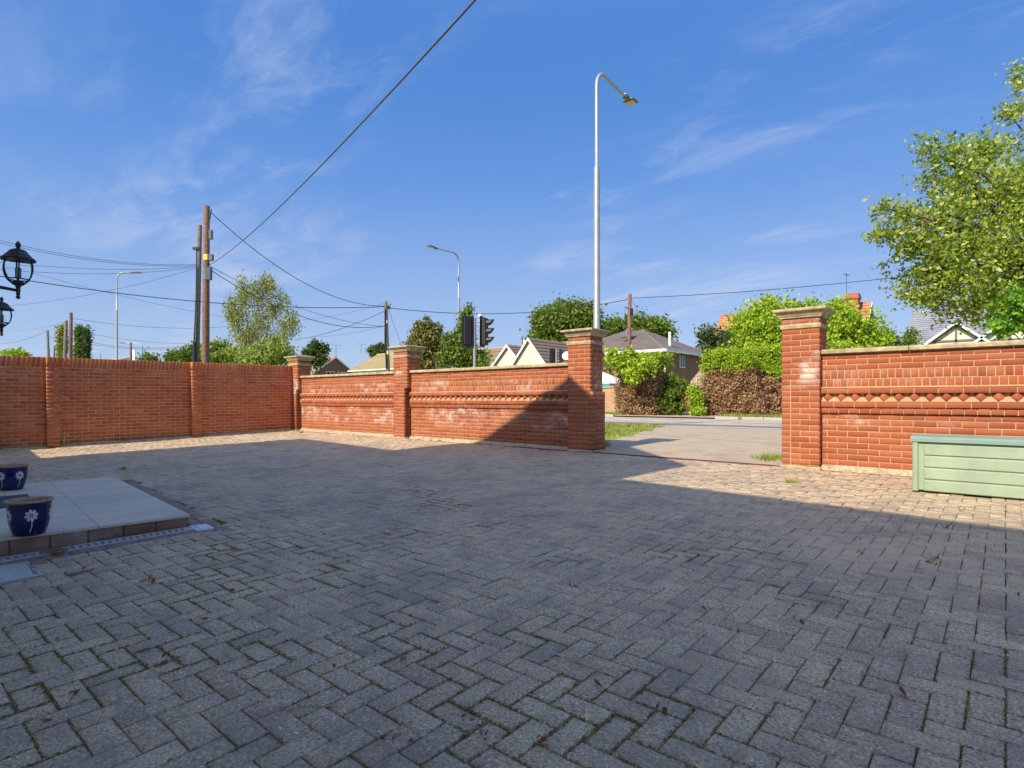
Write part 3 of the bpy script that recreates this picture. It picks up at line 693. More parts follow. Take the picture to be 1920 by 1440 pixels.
def pot(px, py, Z, sc, label, rz):
    p = at(px, py, Z); root = thing('plant_pot', label, 'plant pot', (p[0], p[1], ZT+.001), rz, 'blue pots on the step'); root.scale = (sc*.84, sc*.84, sc*.95)
    m = MB(); m.lathe([(0, 0), (.096, 0), (.107, .006), (.124, .05), (.139, .11), (.146, .17), (.148, .225), (.150, .240)], n=40); m.build('body', M_glaze, root)
    m = MB(); m.lathe([(.150, .240), (.163, .246), (.168, .252), (.164, .259), (.150, .260), (.138, .252), (.134, .235)], n=40); m.lathe([(.134, .235), (.128, .16), (.118, .10)], n=40); m.build('rim', M_clay, root)
    m = MB(); m.lathe([(0, .172), (.06, .176), (.131, .17)], n=24); m.build('soil', M_soil, root)
    def rad(z):
        pr = [(0, .098), (.006, .107), (.05, .124), (.11, .139), (.17, .146), (.225, .148), (.24, .15)]
        for (z0, r0), (z1, r1) in zip(pr, pr[1:]):
            if z <= z1: return r0+(r1-r0)*(z-z0)/(z1-z0)
        return .15
    for k in range(5):
        ph = -math.pi/2+k*2*math.pi/5; fl = MB()
        def S(x, z, o=.0015): r = rad(z)+o; t = ph+x/r; return (r*math.cos(t), r*math.sin(t), z)
        zc = .155
        for q in range(8):
            a = q*math.pi/4+.2; pts = []
            for (l, w_) in ((.012, .004), (.022, .009), (.034, .011), (.042, .008), (.046, 0), (.042, -.008), (.034, -.011), (.022, -.009), (.012, -.004)):
                pts.append(S(l*math.cos(a)-w_*math.sin(a), zc+l*math.sin(a)+w_*math.cos(a)))
            fl.add(pts, [list(range(9))])
        c_ = [S(.006*math.cos(t), zc+.006*math.sin(t)) for t in np.linspace(0, 5.5, 8)]; fl.add(c_, [list(range(8))])
        st = [(-.002, zc-.03), (.003, zc-.05), (.004, zc-.08), (-.004, zc-.105), (-.008, zc-.125)]
        for (x0, z0), (x1, z1) in zip(st, st[1:]): fl.add([S(x0-.0035, z0), S(x0+.0035, z0), S(x1+.0035, z1), S(x1-.0035, z1)], [(0, 3, 2, 1)])
        fl.build('painted_flower', M_petal, root)
pot(55, 990, 4.05, 1.0, 'nearer navy blue glazed pot with cream flowers, whole in view', R(14))
pot(22, 905, 6.05, 1.05, 'farther navy blue glazed pot with cream flowers, cut by the left edge', R(40))

def lantern(px, py, Z, label):
    p = at(px, py, Z); root = thing('wall_lantern', label, 'wall lantern', tuple(p), R(-5.6), 'black lanterns on the house wall')
    # origin: tip of the bottom finial; height .41
    m = MB()
    m.lathe([(0, .0), (.010, .004), (.014, .016), (.008, .026), (.013, .032), (.011, .045), (.015, .060), (.012, .075), (.018, .092), (.026, .108), (.034, .118), (.030, .124), (0, .126)], n=14); m.build('stem', M_iron, root)
    m = MB(); m.lathe([(.062, .134), (.070, .134), (.070, .142), (.062, .142), (.062, .134)], n=6, smooth=False); m.build('base_ring', M_iron, root)
    for k in range(6):
        t = k*math.pi/3; pts = [(r*math.cos(t), r*math.sin(t), z) for (r, z) in ((.024, .10), (.045, .118), (.066, .138), (.080, .165), (.088, .20), (.088, .235), (.080, .262), (.074, .275))]
        m = MB(); m.tube(pts, .005, 5); m.build('rib', M_iron, root)
    m = MB(); m.lathe([(.062, .142), (.070, .165), (.077, .20), (.077, .235), (.070, .268)], n=6, smooth=False); m.build('pane', M_clear, root)
    m = MB(); m.lathe([(.0, .150), (.016, .150), (.017, .215), (.006, .222), (0, .224)], n=10); m.build('candle_tube', simple('bulb_tube', (.30, .34, .33), .4), root)
    m = MB(); m.lathe([(.0, .282), (.098, .268), (.102, .276), (.096, .286), (.080, .296), (.074, .306), (.058, .322), (.050, .336), (.034, .346), (.016, .352), (.010, .362), (.016, .372), (.017, .382), (.010, .396), (.004, .404), (0, .408)], n=12, smooth=False); m.build('roof', M_iron, root)
    m = MB(); m.tube([(0, 0, .06), (0, -.10, .072), (0, -.20, .085), (0, -.30, .085)], [.010, .012, .016, .02], 8); m.tube([(0, -.30, .0), (0, -.2, .02), (0, -.12, .068)], .007, 6); m.build('arm', M_iron, root)
    m = MB(); m.box((0, -.335, .05), (.10, .03, .20), ch=.008); m.build('back_plate', M_iron, root)
lantern(34, 561, 4.02, 'nearer black six sided wall lantern, whole in view at the left edge')
lantern(3, 630, 5.95, 'farther black wall lantern, half cut by the left edge below the first')

# ------------------------------------------------------------------ storage box
def storage():
    root = thing('storage_box', 'pale green plastic garden storage box against the right wall', 'storage box', (-.03, 7.24, yard_z(0, 7.2)))
    W, D, H = 1.36, .56, .50
    m = MB(); m.box((0, 0, H/2+.005), (W-.03, D-.03, H-.02), ch=.008); m.build('body', M_green, root)
    for k in range(4):
        m = MB(); m.box((.02, -D/2+.012, .065+k*.118), (W-.15, .022, .107), ch=.008); m.build('panel', M_green, root)
    for s in (-1, 1):
        m = MB(); m.box((s*(W/2-.028), -D/2+.02, H/2), (.052, .05, H), ch=.012); m.build('corner_post', M_green, root)
        m = MB(); m.box((s*(W/2-.012), 0, H/2), (.02, D-.10, H-.05), ch=.006); m.build('end_panel', M_green, root)
    m = MB(); a, b = W/2+.012, D/2+.012
    prof = [(-b, H-.004), (-b, H+.030), (-b+.02, H+.046), (0, H+.058), (b-.03, H+.046), (b, H+.02), (b, H-.004)]
    m.slab([(-a, y, z) for (y, z) in prof], (2*a, 0, 0)); m.build('lid', M_lid, root)
    m = MB(); m.box((0, 0, .006), (W-.06, D-.06, .012)); m.build('base', M_dark, root)
storage()

# ------------------------------------------------------------------ leaf clouds
def leafcloud(name, C, size, mat, parent=None, org=(0, 0, 0), dead=None, droop=0., aspect=.55, up=.0, kind=None):
    n = len(C); o_ = np.array(org)
    nr = rng.normal(size=(n, 3)); nr[:, 2] += up; nr /= np.linalg.norm(nr, axis=1)[:, None]
    a = rng.normal(size=(n, 3)); a[:, 2] -= droop*2
    a -= nr*np.sum(a*nr, 1)[:, None]; a /= np.linalg.norm(a, axis=1)[:, None]+1e-9
    b = np.cross(nr, a); s = (size*rng.uniform(.6, 1.35, n))[:, None]
    V = np.empty((n, 4, 3)); V[:, 0] = C-a*s*.5; V[:, 1] = C+b*s*aspect*.5; V[:, 2] = C+a*s*.5; V[:, 3] = C-b*s*aspect*.5
    V[:, 1] += nr*s*.08; V[:, 3] += nr*s*.08
    V -= o_
    at_ = {'rnd': rng.random(n)}
    if dead is not None: at_['dead'] = dead
    me = np_mesh(name, V.reshape(-1, 3), np.arange(4*n).reshape(n, 4), mat, at_)
    o = link(name, me, parent, (0, 0, 0) if parent is not None else tuple(org))
    if kind: o['kind'] = kind
    return o
def clump(cen, rad, K, n, cr, hollow=.55, flat=1.):
    """clustered points in an uneven ellipsoid"""
    d = rng.normal(size=(K, 3)); d /= np.linalg.norm(d, axis=1)[:, None]; r = (hollow+(1-hollow)*rng.random(K)**.7)*rng.uniform(.82, 1.12, K)
    c = np.array(cen)+d*r[:, None]*np.array(rad); q = rng.normal(size=(K, n, 3))*np.array([1, 1, flat])*.5
    return (c[:, None, :]+q*cr*rng.uniform(.6, 1.3, (K, 1, 1))).reshape(-1, 3)
def limbs(m, base, tips, r0, split=.45):
    base = np.array(base, float)
    for t in tips:
        t = np.array(t, float); mid = base+(t-base)*split+rng.normal(size=3)*.04*np.linalg.norm(t-base); mid[2] += .08*np.linalg.norm(t-base)
        q = mid+(t-mid)*.55+rng.normal(size=3)*.04*np.linalg.norm(t-base)
        m.tube([base, mid, q, t], [r0, r0*.6, r0*.35, r0*.12], 6)
def tree(name, label, cat, base, crowns, mat, ls, trunk_h, tr, bark=None, K=60, n=30, cr=.6, droop=0., group=None, hollow=.5, aspect=.6, flat=1.):
    base = np.array(base, float); root = thing(name, label, cat, tuple(base), 0, group)
    m = MB(); top = base+np.array([0, 0, trunk_h]); m.tube([base-(0, 0, .3), base+(top-base)*.5+(rng.normal()*.03*trunk_h, rng.normal()*.03*trunk_h, 0), top], [tr*1.3, tr, tr*.75], 8)
    limbs(m, top, [c[0] for c in crowns], tr*.42); m.build('trunk', bark or M_bark, root, tuple(base))
    P = []
    for (c, r) in crowns:
        vol = (r[0]*r[1]*r[2])**(1/3); k = max(5, int(K*vol**1.7)); P.append(clump(c, r, k, n, cr, hollow, flat))
    leafcloud('crown', np.concatenate(P), ls, mat, root, tuple(base), droop=droop, aspect=aspect); return root
def rr(k, s=1): return (k*s, k*s, k)
def groundp(px, py, Z): p = at(px, py, Z); return (p[0], p[1], gz(p[0], p[1]))

# right-hand tree overhanging the wall
cs = [(at(1800, 470, 9.7), (1.0, 1.0, .75)), (at(1745, 520, 9.6), (.75, .75, .45)), (at(1870, 380, 10.1), (1.1, 1.1, .8)), (at(1905, 490, 10.2), (1.4, 1.3, 1.0)), (at(1960, 320, 10.6), (1.3, 1.3, .8)),
      (at(1712, 455, 9.5), (.45, .45, .33)), (at(1690, 395, 9.4), (.32, .32, .13)), (at(1672, 438, 9.4), (.26, .26, .12)), (at(1760, 290, 9.9), (.38, .38, .16)), (at(1800, 330, 9.9), (.6, .6, .4)), (at(1845, 285, 10.2), (.55, .55, .28)),
      (at(1760, 400, 9.6), (.6, .6, .35)), (at(1730, 555, 9.4), (.35, .35, .13)), (at(1830, 570, 9.7), (.8, .8, .38)), (at(1893, 215, 10.4), (.3, .3, .2)), (at(1915, 150, 10.4), (.2, .2, .25)), (at(2010, 450, 10.8), (1.6, 1.6, 1.6)), (at(1735, 268, 9.8), (.16, .16, .08)), (at(1645, 437, 9.4), (.12, .12, .06)), (at(1655, 388, 9.4), (.12, .12, .06))]
b = groundp(2020, 800, 10.6)
tree('broadleaf_tree', 'large olive green tree overhanging the wall at the right edge', 'tree', b, cs, G_oliv, .080, 2.4, .16, K=130, n=28, cr=.19, hollow=.10, aspect=.55)
cs = [(at(1915, 585, 9.1), (.5, .5, .42)), (at(1960, 560, 9.2), (.7, .6, .7)), (at(1890, 610, 9.0), (.25, .3, .16))]
tree('garden_shrub', 'bright green shrub above the coping under the large tree', 'shrub', groundp(1960, 800, 9.2), cs, leafmat('leaf_fresh', [(0, (.08, .22, .015)), (.6, (.16, .36, .03)), (1, (.27, .48, .05))]), .085, 1.2, .06, K=200, n=24, cr=.16, hollow=.1)

# hedges across the road: dead brown below, green growth on top
def hedge(name, label, u0, u1, v0, v1, h, deadh, n, mat=G_lime, ls=.16, grp=None, bul=.25):
    z0 = ZR+.04; root = thing(name, label, 'hedge', ((u0+u1)/2, (v0+v1)/2, z0), 0, grp); og = tuple(root.location)
    K = int(n/22); f = rng.random(K); cx_ = rng.uniform(u0, u1, K); cy_ = np.where(f < .6, v0+rng.random(K)*.25, rng.uniform(v0, v1, K)); cz_ = np.where(f < .6, rng.uniform(.05, h, K), h-rng.random(K)*.25)
    sel = f > .85; cx_ = np.where(sel, np.where(rng.random(K) < .5, u0, u1)+rng.normal(size=K)*.1, cx_); cz_ = np.where(sel, rng.uniform(.05, h, K), cz_)
    sel2 = (np.sin(cx_*3.1+cz_*4.2+1)*np.sin(cz_*5.3-cx_*1.7)+.5*np.sin(cx_*8.3)*np.sin(cz_*9.1) < -.42) & (f < .6) & (cz_ < deadh) & (rng.random(K) < .8)
    cy_ = np.where(sel2, cy_+.45, cy_)
    q = .6*np.sin(cx_*2.1+cz_*1.7)*np.sin(cx_*.7-cz_*2.3)+.5*np.sin(cx_*6.3+cz_*3)*np.sin(cz_*7.1-cx_*2.7); cy_ = cy_+q*bul*(f < .6); cz_ = cz_+(q*.12+np.sin(cx_*5.1)*.05)*(f >= .6)
    C = np.stack([cx_, cy_, cz_+z0], 1)[:, None, :]+rng.normal(size=(K, 22, 3))*np.array([.11, .10, .09]); C = C.reshape(-1, 3)
    hh = deadh+.22*np.sin(C[:, 0]*1.3+.5)+.12*np.sin(C[:, 0]*3.7)+rng.normal(size=len(C))*.10
    dead = ((C[:, 2]-z0) < hh).astype(float)*(rng.random(len(C)) < .965)
    C[:, 2] = np.maximum(C[:, 2], z0+.02)
    leafcloud('foliage', C, ls, mat, root, og, dead=dead, up=.2, aspect=.45)
    m = MB(); m.box(((u0+u1)/2, (v0+v1)/2+.12, z0+h/2-.1), (u1-u0-.5, (v1-v0)-.5, h-.35)); m.build('dark_stem_core', simple('stem_core_'+name, (.07, .045, .03), 1, var=.5, sc=9), root, og)  # solid dark box massed for the stems; its colour puts shade into the gaps
    return root
pA = at(1312, 770, 26); hv0 = 25.2
def uat(px, v): return atv(px, 700, v)[0]
hedge('hedge', 'long clipped hedge across the road, green on top and dead brown below', uat(1322, hv0), uat(1585, hv0), hv0, hv0+1.5, 2.85, 1.85, 90000, ls=.115)
hedge('hedge', 'short brown dead hedge topped with green ivy beside the driveway gap', uat(1160, 24.0), uat(1222, 24.0), 24.0, 25.8, 2.75, 2.15, 44000, ls=.115, bul=.4)
c0 = at(1190, 680, 25.6)
tree('ivy', 'lime green ivy spilling over the short brown hedge', 'ivy', groundp(1190, 780, 28), [(at(1160, 680, 26.6), (.6, .7, .36)), (at(1190, 690, 26.0), (.85, .6, .40)), (at(1213, 682, 26.2), (.5, .6, .3)), (at(1176, 668, 26.4), (.3, .3, .35)), (at(1185, 705, 25.6), (.4, .3, .35)), (at(1150, 665, 26.6), (.25, .2, .25))], G_lime, .17, 2.2, .05, K=120, n=22, cr=.25, hollow=.2)
tree('garden_shrub', 'dark green rounded shrub beside the wooden gate', 'shrub', groundp(1255, 776, 27.0), [(at(1252, 745, 26.6), (.75, .7, .7)), (at(1268, 730, 26.8), (.6, .7, .6)), (at(1245, 722, 27.2), (.5, .5, .45)), (at(1262, 765, 26.6), (.8, .6, .4))], G_mid, .14, .7, .07, K=130, n=26, cr=.25, hollow=.3)
tree('climbing_plant', 'thin green climber on the gate post left of the long hedge', 'climber', groundp(1309, 780, 25.2), [(at(1306, 750, 25.4), (.28, .3, .5)), (at(1310, 772, 25.0), (.3, .3, .28)), (at(1300, 733, 25.6), (.2, .2, .25))], G_lime, .13, .5, .04, K=260, n=24, cr=.16, hollow=.1)
tree('garden_tree', 'bright green tree behind the long hedge left of the gate pillar', 'tree', groundp(1420, 770, 29.5), [(at(1418, 618, 29), (1.3, 1.2, 1.2)), (at(1442, 596, 29.5), (1.0, 1.0, .9)), (at(1392, 636, 28.5), (.8, .9, .7)), (at(1450, 630, 28.5), (1.3, 1.1, 1.0)), (at(1437, 573, 30), (.4, .4, .45)), (at(1400, 655, 28), (1.5, 1, .45)), (at(1490, 605, 29.5), (1.3, 1.2, 1.2)), (at(1418, 590, 29.5), (.5, .5, .4))], G_lime, .19, 2, .16, K=55, n=34, cr=.45, hollow=.45)
tree('garden_tree', 'blue green feathery conifer at the left end of the long hedge', 'tree', groundp(1330, 770, 28.5), [(at(1330, 645, 28.5), (.7, .6, .7)), (at(1318, 625, 28.6), (.25, .2, .5)), (at(1345, 630, 28.4), (.8, .6, .6)), (at(1360, 655, 28), (.8, .5, .4))], leafmat('leaf_bluegreen', [(0, (.06, .11, .05)), (1, (.15, .22, .06))]), .16, 1.5, .09, K=70, n=24, cr=.28, hollow=.2)
tree('garden_tree', 'bright green feathery tree behind the right gate pillar and chimney house', 'tree', groundp(1590, 740, 29), [(at(1590, 620, 28), (1.5, 1.2, 1.1)), (at(1560, 600, 28.5), (1.1, 1.0, 1.0)), (at(1625, 640, 28), (1.2, 1.0, .6)), (at(1545, 630, 27.5), (1.0, 1, 1.0)), (at(1575, 575, 29), (.5, .5, .3))], G_lime, .19, 2, .13, K=55, n=30, cr=.42, hollow=.4)
tree('garden_tree', 'wispy pale green tree showing between the two right houses', 'tree', groundp(1680, 740, 30), [(at(1690, 645, 30), (.9, .8, .5)), (at(1665, 635, 30), (.5, .4, .3)), (at(1650, 650, 30), (.5, .4, .25)), (at(1710, 630, 30.5), (.4, .4, .5))], G_mid, .15, 1.2, .06, K=60, n=24, cr=.25, hollow=.2)
# oaks behind the houses
tree('oak_tree', 'large dark green oak behind the white gabled houses and lamp post', 'tree', groundp(1055, 740, 66), [(at(1055, 620, 66), (3.2, 3, 2.6)), (at(1035, 605, 66), (2.2, 2, 1.5)), (at(1085, 600, 67), (2.6, 2, 1.6)), (at(1015, 640, 66), (2.0, 2, 1.6)), (at(1100, 620, 66), (1.6, 2, 1.8)), (at(1060, 585, 67), (1.9, 1.5, .9)), (at(1100, 585, 67), (.8, .8, .6))], G_mid, .42, 3.5, .35, K=26, n=34, cr=.95, hollow=.5)
tree('oak_tree', 'broad green oak behind the grey hipped roof', 'tree', groundp(1200, 740, 72), [(at(1190, 618, 72), (3.6, 2, 1.5)), (at(1160, 625, 72), (2.4, 2, 1.4)), (at(1225, 620, 72), (2.2, 2, 1.2)), (at(1245, 628, 72), (.9, .8, .8)), (at(1150, 608, 72), (.6, .5, .4))], G_mid, .42, 3.0, .3, K=26, n=34, cr=.95, hollow=.5)
# conifers left of the signals
tree('conifer_tree', 'ragged brown green conifer left of the traffic signals', 'tree', groundp(795, 740, 45), [(at(795, 640, 45), (1.3, 1.2, 1.2)), (at(788, 620, 45), (.8, .7, .8)), (at(805, 625, 45), (.7, .6, .9)), (at(775, 645, 45), (.6, .6, .6)), (at(822, 625, 45.5), (.35, .3, .6)), (at(818, 645, 45), (.7, .7, .7)), (at(780, 668, 45), (.9, .8, .8)), (at(805, 675, 45), (1.2, 1, .8)), (at(830, 672, 45), (.7, .6, .7)), (at(766, 655, 45), (.35, .3, .5)), (at(800, 606, 45), (.25, .25, .5))], leafmat('leaf_browngreen', [(0, (.12, .15, .03)), (.5, (.22, .24, .05)), (.8, (.32, .27, .09)), (1, (.30, .22, .12))]), .24, 2.5, .15, K=60, n=26, cr=.38, hollow=.3)
tree('conifer_tree', 'green conifer with drooping tip behind the signals', 'tree', groundp(868, 740, 34), [(at(862, 660, 34), (1.1, .9, .8)), (at(870, 635, 34), (.7, .6, .8)), (at(872, 605, 34), (.45, .4, .7)), (at(877, 582, 34), (.22, .2, .4)), (at(840, 670, 34), (.7, .6, .4)), (at(895, 670, 34), (.9, .8, .5)), (at(845, 640, 34.5), (.5, .5, .5)), (at(880, 685, 34), (1.4, .8, .35))], G_mid, .19, 1.6, .12, K=75, n=26, cr=.32, hollow=.3)
tree('conifer_tree', 'small dark spiky conifer above the corner pillar', 'tree', groundp(595, 740, 50), [(at(590, 658, 50), (.9, .8, .65)), (at(592, 648, 50), (.3, .3, .5)), (at(606, 656, 50), (.5, .4, .5)), (at(575, 662, 50), (.4, .4, .3)), (at(592, 674, 50), (1.2, 1, .6))], G_dark, .24, 2, .1, K=90, n=24, cr=.32, hollow=.2)
tree('conifer_tree', 'tiny dark tree top above the olive bungalow roof', 'tree', groundp(705, 740, 90), [(at(700, 656, 90), (.8, .6, .5)), (at(711, 653, 90), (.9, .7, .7)), (at(717, 656, 90), (.7, .6, .5)), (at(710, 664, 90), (1.5, 1, .7))], G_dark, .4, 3, .2, K=60, n=22, cr=.5, hollow=.2)
# birch and bushes left
bt = []
for (px, py, w_, h_) in ((455, 560, 20, 26), (448, 600, 26, 30), (480, 555, 20, 30), (505, 540, 18, 18), (515, 570, 20, 30), (490, 600, 28, 35), (460, 640, 28, 30), (530, 620, 20, 30), (545, 600, 12, 25), (510, 650, 30, 30), (435, 580, 14, 22), (555, 615, 7, 22), (455, 535, 9, 14), (500, 528, 8, 10), (535, 565, 8, 20)):
    bt.append((at(px, py, 38), (w_*.035, w_*.030, h_*.035)))
tree('birch_tree', 'tall yellow green weeping birch right of the timber poles', 'tree', groundp(470, 760, 38), bt, G_birch, .17, 3.6, .12, M_birchbark, K=44, n=32, cr=.38, droop=1.2, hollow=.2, aspect=.4, flat=1.8)
tree('garden_shrub', 'bright yellow green bush right behind the side wall by the poles', 'shrub', groundp(430, 740, 30), [(at(420, 665, 30), (.9, .8, .55)), (at(400, 660, 30), (.6, .6, .5)), (at(410, 650, 30.2), (.3, .3, .3)), (at(445, 668, 30), (.7, .7, .5)), (at(470, 672, 29), (.8, .8, .5))], G_soft, .17, 1.2, .07, K=110, n=24, cr=.28, hollow=.2)
tree('garden_shrub', 'bright green bush under the birch beside the corner pillar', 'shrub', groundp(510, 740, 28), [(at(505, 665, 28), (.8, .8, .6)), (at(530, 670, 28), (.6, .7, .5)), (at(485, 672, 28), (.7, .7, .45)), (at(515, 648, 28.5), (.45, .4, .4))], G_soft, .17, 1.2, .07, K=120, n=24, cr=.28, hollow=.2)
for (px, py, Z, s, lab) in ((28, 664, 60, 1.2, 'faint green treetop at the left end above the side wall'),):
    tree('far_tree', lab, 'tree', groundp(px, 740, Z), [(at(px, py+4, Z), (s*1.4, s, s*.5))], G_lime, .3, 2, .12, K=60, n=24, cr=.4)
tree('far_tree', 'low green trees behind the distant rooftops left of the poles', 'tree', groundp(345, 740, 75), [(at(350, 668, 75), (2.3, 1.5, .9)), (at(325, 672, 75), (1.2, 1, .5)), (at(370, 663, 75), (1.5, 1.2, 1.0)), (at(290, 677, 75), (1.2, 1, .4)), (at(275, 673, 75), (.4, .4, .6))], G_mid, .4, 2.5, .15, K=26, n=26, cr=.7)
for (px, top, w_, Z, mat_, lab) in ((116, 618, 8, 95, G_birch, 'leftmost poplar, yellow green, behind the twin poles'), (147, 613, 5, 95, G_mid, 'slim poplar between the brown pole and the rightmost poplar'), (162, 618, 6.5, 95, G_dark, 'rightmost dark poplar of the row')):
    cc = [(at(px+random.uniform(-1, 1), y, Z), (w_*.088*(1.15 if y > 640 else .8), w_*.08, 1.0)) for y in range(int(top)+6, 690, 9)]
    tree('poplar_tree', lab, 'tree', groundp(px, 745, Z), cc, mat_, .38, 1.5, .15, K=40, n=22, cr=.5, hollow=.1, group='poplars beyond the side wall', flat=1.6)

# ------------------------------------------------------------------ houses across the road
def roof_plane(root, a, b, c, d, mat, t=.09, rows=0, origin=None):
    """roof slope with corners eave a-b, ridge c (above b)-d (above a); laid in overlapping tile courses"""
    a, b, c, d = [np.array(p, float) for p in (a, b, c, d)]
    n = np.cross(b-a, d-a); n /= np.linalg.norm(n); n = n if n[2] > 0 else -n
    m = MB(); m.slab([a, b, c, d], tuple(-n*t)); o = m.build('roof', mat, root, origin)
    if rows:
        for k in range(rows):
            f0, f1 = k/rows, (k+1)/rows; l0, l1 = a+(d-a)*f0, a+(d-a)*f1; r0, r1 = b+(c-b)*f0, b+(c-b)*f1
            m = MB(); lift = n*.045; m.add([l0+n*.004, r0+n*.004, r0+lift, l0+lift, r1+n*.004, l1+n*.004], [(0, 1, 2, 3), (3, 2, 4, 5)]); q = m.build('tile_course', mat, o, origin)
    return o
def window(root, og, c, w_, h, ax, out, bars=2, frame=None):
    """c centre on the wall face; ax unit along wall; out unit outward"""
    c = np.array(c, float); ax = np.array(ax, float); out = np.array(out, float); z = np.array([0, 0, 1.])
    rz = math.atan2(ax[1], ax[0]); m = MB(); q = c+out*.02
    m.box(q+z*h/2, (w_+.07, .10, .07), rz); m.box(q-z*h/2, (w_+.12, .14, .07), rz)
    for k in range(bars+1): m.box(q+ax*(k/bars-.5)*w_, (.06, .08, h-.07), rz)
    fr = m.build('window', frame or M_upvc, root, og)
    m = MB(); m.box(c+out*.012, (w_-.02, .03, h-.05), rz); m.build('pane', M_glass, fr, og)
def gable_x(name, label, u0, u1, v0, v1, ze, zr, rfm, wlm, gabm=None, rows=14, white=True, oh=.25, zb=None):
    """house with ridge along X; gable ends at u0 and u1"""
    zb = ZR if zb is None else zb; root = thing(name, label, 'house', ((u0+u1)/2, (v0+v1)/2, zb)); og = tuple(root.location); vm = (v0+v1)/2
    m = MB(); m.slab([(u0, v0, zb), (u0, v0, ze), (u0, vm, zr-.14), (u0, v1, ze), (u0, v1, zb)], (u1-u0, 0, 0)); m.build('wall', wlm, root, og)
    k = (zr-ze)/(vm-v0); ev = oh
    roof_plane(root, (u0-.2, v0-ev, ze-k*ev), (u1+.2, v0-ev, ze-k*ev), (u1+.2, vm, zr), (u0-.2, vm, zr), rfm, rows=rows, origin=og)
    roof_plane(root, (u0-.2, v1+ev, ze-k*ev), (u1+.2, v1+ev, ze-k*ev), (u1+.2, vm+.001, zr), (u0-.2, vm+.001, zr), rfm, origin=og)
    if white:
        for s in (0, 1):
            m = MB(); va = v0-ev if s == 0 else v1+ev
            m.slab([(u1+.2, va, ze-k*ev-.16), (u1+.2, va, ze-k*ev-.005), (u1+.2, vm, zr-.005), (u1+.2, vm, zr-.17)], (.04, 0, 0)); m.build('bargeboard', M_upvc if white is True else white, root, og)
    m = MB(); m.box(((u0+u1)/2, v0-ev-.03, ze-k*ev-.03), (u1-u0+.3, .1, .1)); m.build('gutter', M_upvc, root, og)
    m = MB(); n = int((u1-u0+.4)/.33)
    for i in range(n): m.tube([(u0-.2+i*.33, vm, zr+.0), (u0-.2+i*.33+.32, vm, zr+.0)], .10, 6)
    m.build('ridge_tiles', rfm if rfm is not M_rfrd else M_ridge, root, og)
    return root, og
def U(px, v): return atv(px, 700, v)[0]
def Zt(px, py, v): return atv(px, py, v)[2]
# orange gabled house, left
u1 = U(628, 37)
root, og = gable_x('house', 'small house with buff roof and dark red brick gable next to the corner pillar', U(585, 34)-3, u1, 34, 40, Zt(600, 700, 34), Zt(633, 668, 37), M_rfbr, M_hbr)
m = MB(); u_ = u1-1.2; m.box((u_-.9, 33.2, Zt(610, 700, 33)-.6), (2.2, 1.2, 1.8)); m.build('dormer', M_rfdk, root, og)
window(root, og, (u1, 36.4, Zt(650, 700, 36)-.1), 1.0, .8, (0, 1, 0), (1, 0, 0))
window(root, og, (u1, 37.9, Zt(650, 700, 36)-.1), 1.0, .8, (0, 1, 0), (1, 0, 0))
def aerial(px, py0, py1, Z, lab, w_=.5, rz=.4):
    b = at(px, py0, Z); t = at(px, py1, Z); r = thing('tv_aerial', lab, 'aerial', tuple(b), 0, 'television aerials'); og = tuple(b)
    m = MB(); m.tube([b, t], .022, 6); m.build('mast', M_cablg, r, og)
    m = MB(); d = np.array([math.cos(rz), math.sin(rz), -.12]); e = np.array([-math.sin(rz), math.cos(rz), 0]); m.tube([t-d*w_, t+d*w_], .014, 5)
    for k in range(7): c = t+d*w_*(k/3-1); m.tube([c-e*.14, c+e*.14], .008, 4)
    m.build('yagi_array', M_cablg, r, og)
aerial(630, 670, 647, at(633, 668, 60)[1]*0+61, 'thin television aerial on the buff roofed house gable'); aerial(677, 662, 645, 62, 'thin television aerial left of the olive roof ridge')
# olive roofed bungalow
root, og = gable_x('bungalow', 'long olive roofed bungalow behind the left wall panels', U(658, 35), U(824, 38.5), 35, 42, Zt(700, 691, 35), Zt(828, 655, 38.5), M_rfol, M_cream, white=M_rfdk, rows=16)
m = MB(); m.slab([(U(824, 38.5)+.24, 35.6, Zt(824, 705, 38)), (U(824, 38.5)+.24, 41.6, Zt(824, 705, 38)), (U(824, 38.5)+.24, 38.5, Zt(828, 668, 38.5))], (.05, 0, 0)); m.build('gable_board', M_cream, root, og)
m = MB(); m.slab([(U(700, 33), 32.5, ZR+2.2), (U(735, 33), 32.5, ZR+2.2), (U(735, 33), 35, ZR+2.3), (U(700, 33), 35, ZR+2.3)], (0, 0, .12)); m.build('flat_roof', M_foot, root, og)
window(root, og, (U(722, 35), 35, ZR+2.0), 1.6, 1.0, (1, 0, 0), (0, -1, 0), 3)
